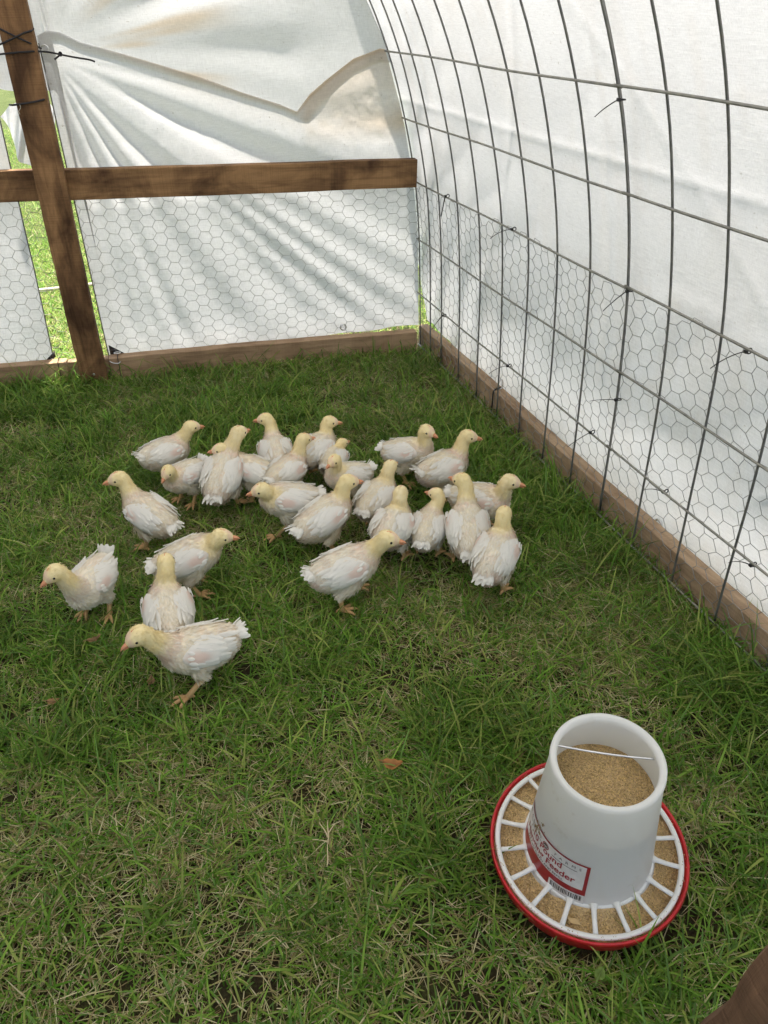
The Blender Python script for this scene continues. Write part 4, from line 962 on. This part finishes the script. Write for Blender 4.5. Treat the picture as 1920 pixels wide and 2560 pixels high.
# ------------------------------------------------------------------ grass
def in_view(x, y, mx=160, my=200):
    P = np.stack([x, y, np.full_like(x, .01)], -1)-CAM; d = P @ _f
    px = 960+FPX*(P @ _r)/d; py = 1280-FPX*(P @ _u)/d
    return (d > .05) & (px > -mx) & (px < 1920+mx) & (py < 2560+my)
def scatter(n, x0, x1, y0, y1, r): return np.stack([x0+(x1-x0)*r.random(n), y0+(y1-y0)*r.random(n)], 1)
def wall_y(x): return -.0358-.115*x
def blades(pos, L, W, az, lean, curl, col, z0, seg=3):
    """arched tapering blades; returns verts, quads, tris, colours"""
    n = len(pos); ts = np.array([0, .38, .72, 1.]); d = np.stack([np.cos(az), np.sin(az), 0*az], 1); sd_ = np.stack([-np.sin(az), np.cos(az), 0*az], 1)
    P = np.concatenate([pos, z0[:, None]], 1); out = []; cc = []
    wd = [.75, 1., .72, 0]
    ang0 = lean; 
    c = P.copy(); prev = 0
    tw = (rng.random(n)-.5)*1.6
    for k, t in enumerate(ts):
        if k: 
            a = ang0+curl*((t+prev)/2); c = c + (d*np.sin(a)[:, None]+np.array([0, 0, 1.])*np.cos(a)[:, None])*(L*(t-prev))[:, None]; c[:, 2] = np.maximum(c[:, 2], P[:, 2]+.001); prev = t
        s2 = sd_*np.cos(tw*t)[:, None]+np.array([0, 0, 1.])*np.sin(tw*t)[:, None]
        if k < 3: out += [c-s2*(W*wd[k])[:, None], c+s2*(W*wd[k])[:, None]]
        else: out.append(c)
    V = np.stack(out, 1).reshape(-1, 3); b = (np.arange(n)*7)[:, None]
    q = np.concatenate([b+np.array([[0, 1, 3, 2]]), b+np.array([[2, 3, 5, 4]])]); t = b+np.array([[4, 5, 6]])
    return V, q, t, np.repeat(col, 7, 0)
GREENS = np.array([[.085, .195, .018], [.14, .265, .032], [.20, .325, .052], [.135, .24, .055], [.29, .345, .085]])
DRY = np.array([[.50, .45, .23], [.38, .33, .15], [.62, .56, .34], [.26, .20, .09]])
GREENS = GREENS*1.1
def lawn(pos, r, hscale, dry, lush, m, tall=.12):
    n = len(pos)
    isdry = r.random(n) < dry
    g = GREENS[r.integers(0, len(GREENS), n)]*(.75+.5*r.random((n, 1))); dcol = DRY[r.integers(0, len(DRY), n)]*(.75+.5*r.random((n, 1)))
    col = np.where(isdry[:, None], dcol, g*(1-.1*lush[:, None])+.0)
    L = (.014+.026*r.random(n)**1.4)*hscale; tl = r.random(n) < tall; L = np.where(tl & ~isdry, L*2.1, L); L = np.where(isdry, L*1.25, L)
    W = (.0008+.0009*r.random(n))*np.where(tl, 1.3, 1)*np.where(isdry, .55, 1)
    lean = np.abs(r.normal(size=n))*.6+.25; curl = .4+1.2*r.random(n)
    lean = np.where(isdry, 1.0+.5*r.random(n), lean); curl = np.where(isdry, .5*r.random(n), curl)
    az = r.random(n)*6.283
    z0 = ground_z(pos[:, 0], pos[:, 1])-.002+np.where(isdry, .006*r.random(n)+.004, .006*r.random(n))
    m.add(*[x for x in blades(pos, L, W, az, lean, curl, col, z0)])
def clumped(pos, k, spread, r):
    p = np.repeat(pos, k, 0); return p + r.normal(size=p.shape)*spread
r = np.random.default_rng(21)
m = MB()
base = scatter(85000, -2.45, .0, -2.62, .25, r)
base = base[in_view(base[:, 0], base[:, 1]) & (base[:, 1] < wall_y(base[:, 0])-.002) & (base[:, 0] < -.001)]
patch = fbm(base[:, 0]*2.3+3, base[:, 1]*2.3+8, 4)
fence = np.maximum(sstep(-.38, -.02, base[:, 0]), sstep(.30, .02, wall_y(base[:, 0])-base[:, 1]))
thin = sstep(.36, .52, fbm(base[:, 0]*6+1, base[:, 1]*6+2, 3)+.12*fence)
base = base[r.random(len(base)) < .48+.52*thin]
pos = clumped(base, 5, .006, r)
def outside_feeder(p): return np.hypot(p[:, 0]-FC[0], p[:, 1]-FC[1]) > .150
pos = pos[outside_feeder(pos) & (pos[:, 1] < wall_y(pos[:, 0])-.001) & (pos[:, 0] < .001)]
fence = np.maximum(sstep(-.40, -.02, pos[:, 0]), sstep(.32, .02, wall_y(pos[:, 0])-pos[:, 1]))
pn = fbm(pos[:, 0]*3.2+3, pos[:, 1]*3.2+8, 4)
dry = np.clip(.17+.75*sstep(.45, .70, pn)-.12*fence+.10*sstep(-1.0, -1.9, pos[:, 1])*sstep(-.4, -1.0, pos[:, 0]), .04, .46)
tuft = sstep(.56, .70, fbm(pos[:, 0]*9+4, pos[:, 1]*9+1, 2))
lawn(pos, r, 1.0+.75*fence+.35*sstep(.55, .35, pn)+.45*tuft, np.clip(dry-.15*tuft, .03, 1), np.clip(fence+2.2*tuft, 0, 3), m, .14)
print('inside blades', len(pos))
gi = link('grass', m.mesh('grass', True), M_GRASS); tag(gi, 'shaded green lawn with dry straw inside the pen', 'grass', kind='stuff')
m = MB()
p1 = scatter(60000, -2.6, .6, .1, 2.2, r); p1 = p1[(p1[:, 1] > wall_y(p1[:, 0])+.05) & in_view(p1[:, 0], p1[:, 1])]
p2 = scatter(60000, .047, .42, -2.6, .6, r); p2 = p2[in_view(p2[:, 0], p2[:, 1])][:26000]
p3 = scatter(60000, -3.2, -.4, 2.2, 7, r); p3 = p3[in_view(p3[:, 0], p3[:, 1])]
px3 = 960+FPX*((np.stack([p1[:, 0], p1[:, 1], 0*p1[:, 0]], 1)-CAM) @ _r)/((np.stack([p1[:, 0], p1[:, 1], 0*p1[:, 0]], 1)-CAM) @ _f)
k1 = px3 < 420; p1 = np.concatenate([clumped(p1[k1], 4, .008, r), p1[~k1]])
p3 = p3[(p3[:, 0] < -.9)]
pos = np.concatenate([p1, p2]); lawn(pos, r, 1.1, np.full(len(pos), .30), np.zeros(len(pos)), m)
lawn(p3, r, 1.8, np.full(len(p3), .30), np.zeros(len(p3)), m)
print('outside blades', len(pos)+len(p3))
go = link('grass', m.mesh('grass', True), M_GRASS); tag(go, 'bright sunlit grass outside the tarp walls', 'grass', kind='stuff')

# ------------------------------------------------------------------ small things on the lawn
def leaf(px, L, W, yaw, curl, col, label, name='fallen_leaf', z=.016):
    p = atz(*px, z); m = MB(); U_ = np.linspace(0, 1, 13); 
    d = np.array([math.cos(yaw), math.sin(yaw), 0]); sd_ = np.array([-d[1], d[0], 0]); P = []; C = []
    for u in U_:
        w = W*math.sin(math.pi*min(1, u*.97+.02))**.8*(1-.25*u)
        c = p + d*L*(u-.5) + np.array([0, 0, curl*L*((u-.45)**2)*1.6])
        P.append([c+sd_*w*v+np.array([0, 0, abs(v)*w*.55*curl+.0012*math.sin(u*17+v*5)]) for v in (-1, -.55, 0, .55, 1)]); C.append([np.array(col)*(.8+.3*abs(v)+.15*math.sin(u*9)) for v in (-1, -.55, 0, .55, 1)])
    P = np.array(P); m.grid(P, np.array(C).reshape(-1, 3)); P2 = P-np.array([0, 0, .0006]); m.grid(P2[:, ::-1], np.array(C).reshape(-1, 3))
    e = link(name, m.mesh('leaf', True), M_GRASS, None, True); tag(e, label, 'leaf')
    mm = MB(); mm.tube([P[0, 2]-d*.008, P[0, 2], P[6, 2]+[0, 0, .0006], P[-1, 2]+[0, 0, .0004]], [.0009, .0009, .0007, .0003], 5, c=np.array(col)*.7)
    link('midrib', mm.mesh('midrib', True), M_SKIN, e); return e
leaf((981, 1915), .036, .0125, R(-30), .9, (.50, .24, .09), 'curled orange brown leaf on the lawn left of the feeder', z=.02)
leaf((236, 1600), .030, .008, R(10), .7, (.34, .22, .11), 'crumpled brown leaf bit on the grass left of the nearest chicken', z=.014)
leaf((378, 1706), .020, .009, R(70), 1.0, (.33, .21, .10), 'small brown leaf scrap under the beak side of the nearest chicken', z=.014)
leaf((134, 1756), .024, .009, R(-15), .8, (.36, .22, .10), 'tan leaf scrap in the grass at the left picture edge', z=.014)
leaf((1500, 2435), .020, .008, R(35), .3, (.20, .30, .07), 'pale green leaf piece in the grass below the feeder', z=.022)
# dry branching stalk
p = atz(820, 2110, .022); m = MB(); dcol = np.array([.55, .45, .27])
for a, b_ in (((-.012, -.036, 0), (.0, 0, .004)), ((0, 0, .004), (.010, .034, .01)), ((0, 0, .004), (-.022, .012, .006)), ((.004, .014, .006), (.022, .026, .008)), ((.002, .008, .005), (-.004, .036, .010))):
    A_ = p+np.array(a); B_ = p+np.array(b_); m.tube(bez(A_, A_*.6+B_*.4+[.003, 0, .003], A_*.3+B_*.7+[-.002, .001, .002], B_, 8), np.linspace(.0013, .0006, 8), 6, c=dcol)
tag(link('dry_stalk', m.mesh('stalk', True), M_SKIN), 'pale dry forked grass stalk lying on the lawn near the bottom', 'stalk')
# broad bladed weeds
def weed(px, blades_, label, col=(.24, .30, .06)):
    p = atz(*px, GZ); m = MB()
    for yaw, L, W, lean in blades_:
        d = np.array([math.cos(yaw), math.sin(yaw), 0]); sd_ = np.array([-d[1], d[0], 0]); P = []; c = p.copy()
        for k in range(9):
            t = k/8; w = W*math.sin(math.pi*(.12+.86*t))**.7; P.append([c-sd_*w+[0, 0, w*.35], c, c+sd_*w+[0, 0, w*.35]]); a = lean+t*.9
            c = c+(d*math.sin(a)+np.array([0, 0, math.cos(a)]))*L/8
        m.grid(np.array(P), np.array(col)*(.8+.4*random.random()))
    tag(link('broad_weed', m.mesh('weed', True), M_GRASS, None, True), label, 'weed')
weed((800, 2075), [(R(40), .055, .0028, .35), (R(150), .045, .0028, .5), (R(100), .05, .0024, .2), (R(-60), .03, .0026, .6)], 'yellowish broad-bladed weed beside the pale forked stalk')
weed((590, 2062), [(R(80), .06, .0026, .15), (R(10), .075, .0024, .9), (R(170), .04, .0024, .7)], 'upright broad-bladed weed left of the pale forked stalk')
weed((960, 2290), [(R(35), .07, .0034, .7), (R(60), .05, .0028, .5), (R(200), .05, .0026, .8)], 'light green broad-bladed weed near the bottom centre', (.28, .36, .07))
weed((380, 2320), [(R(100), .06, .003, .3), (R(30), .06, .0028, .8), (R(160), .055, .0028, .6), (R(-20), .05, .003, .9)], 'green broad-bladed weed clump in the left foreground', (.18, .28, .06))
weed((275, 1065), [(R(k*50), .07, .0026, .15+.1*(k % 3)) for k in range(7)], 'fresh green weed tuft behind the back left chicken', (.16, .32, .05))
weed((1100, 1452), [(R(20), .08, .003, .8), (R(-20), .08, .0028, .95), (R(70), .07, .0026, .7)], 'long broad grass blades by the feet of the yellowish chicken', (.15, .25, .05))
#END
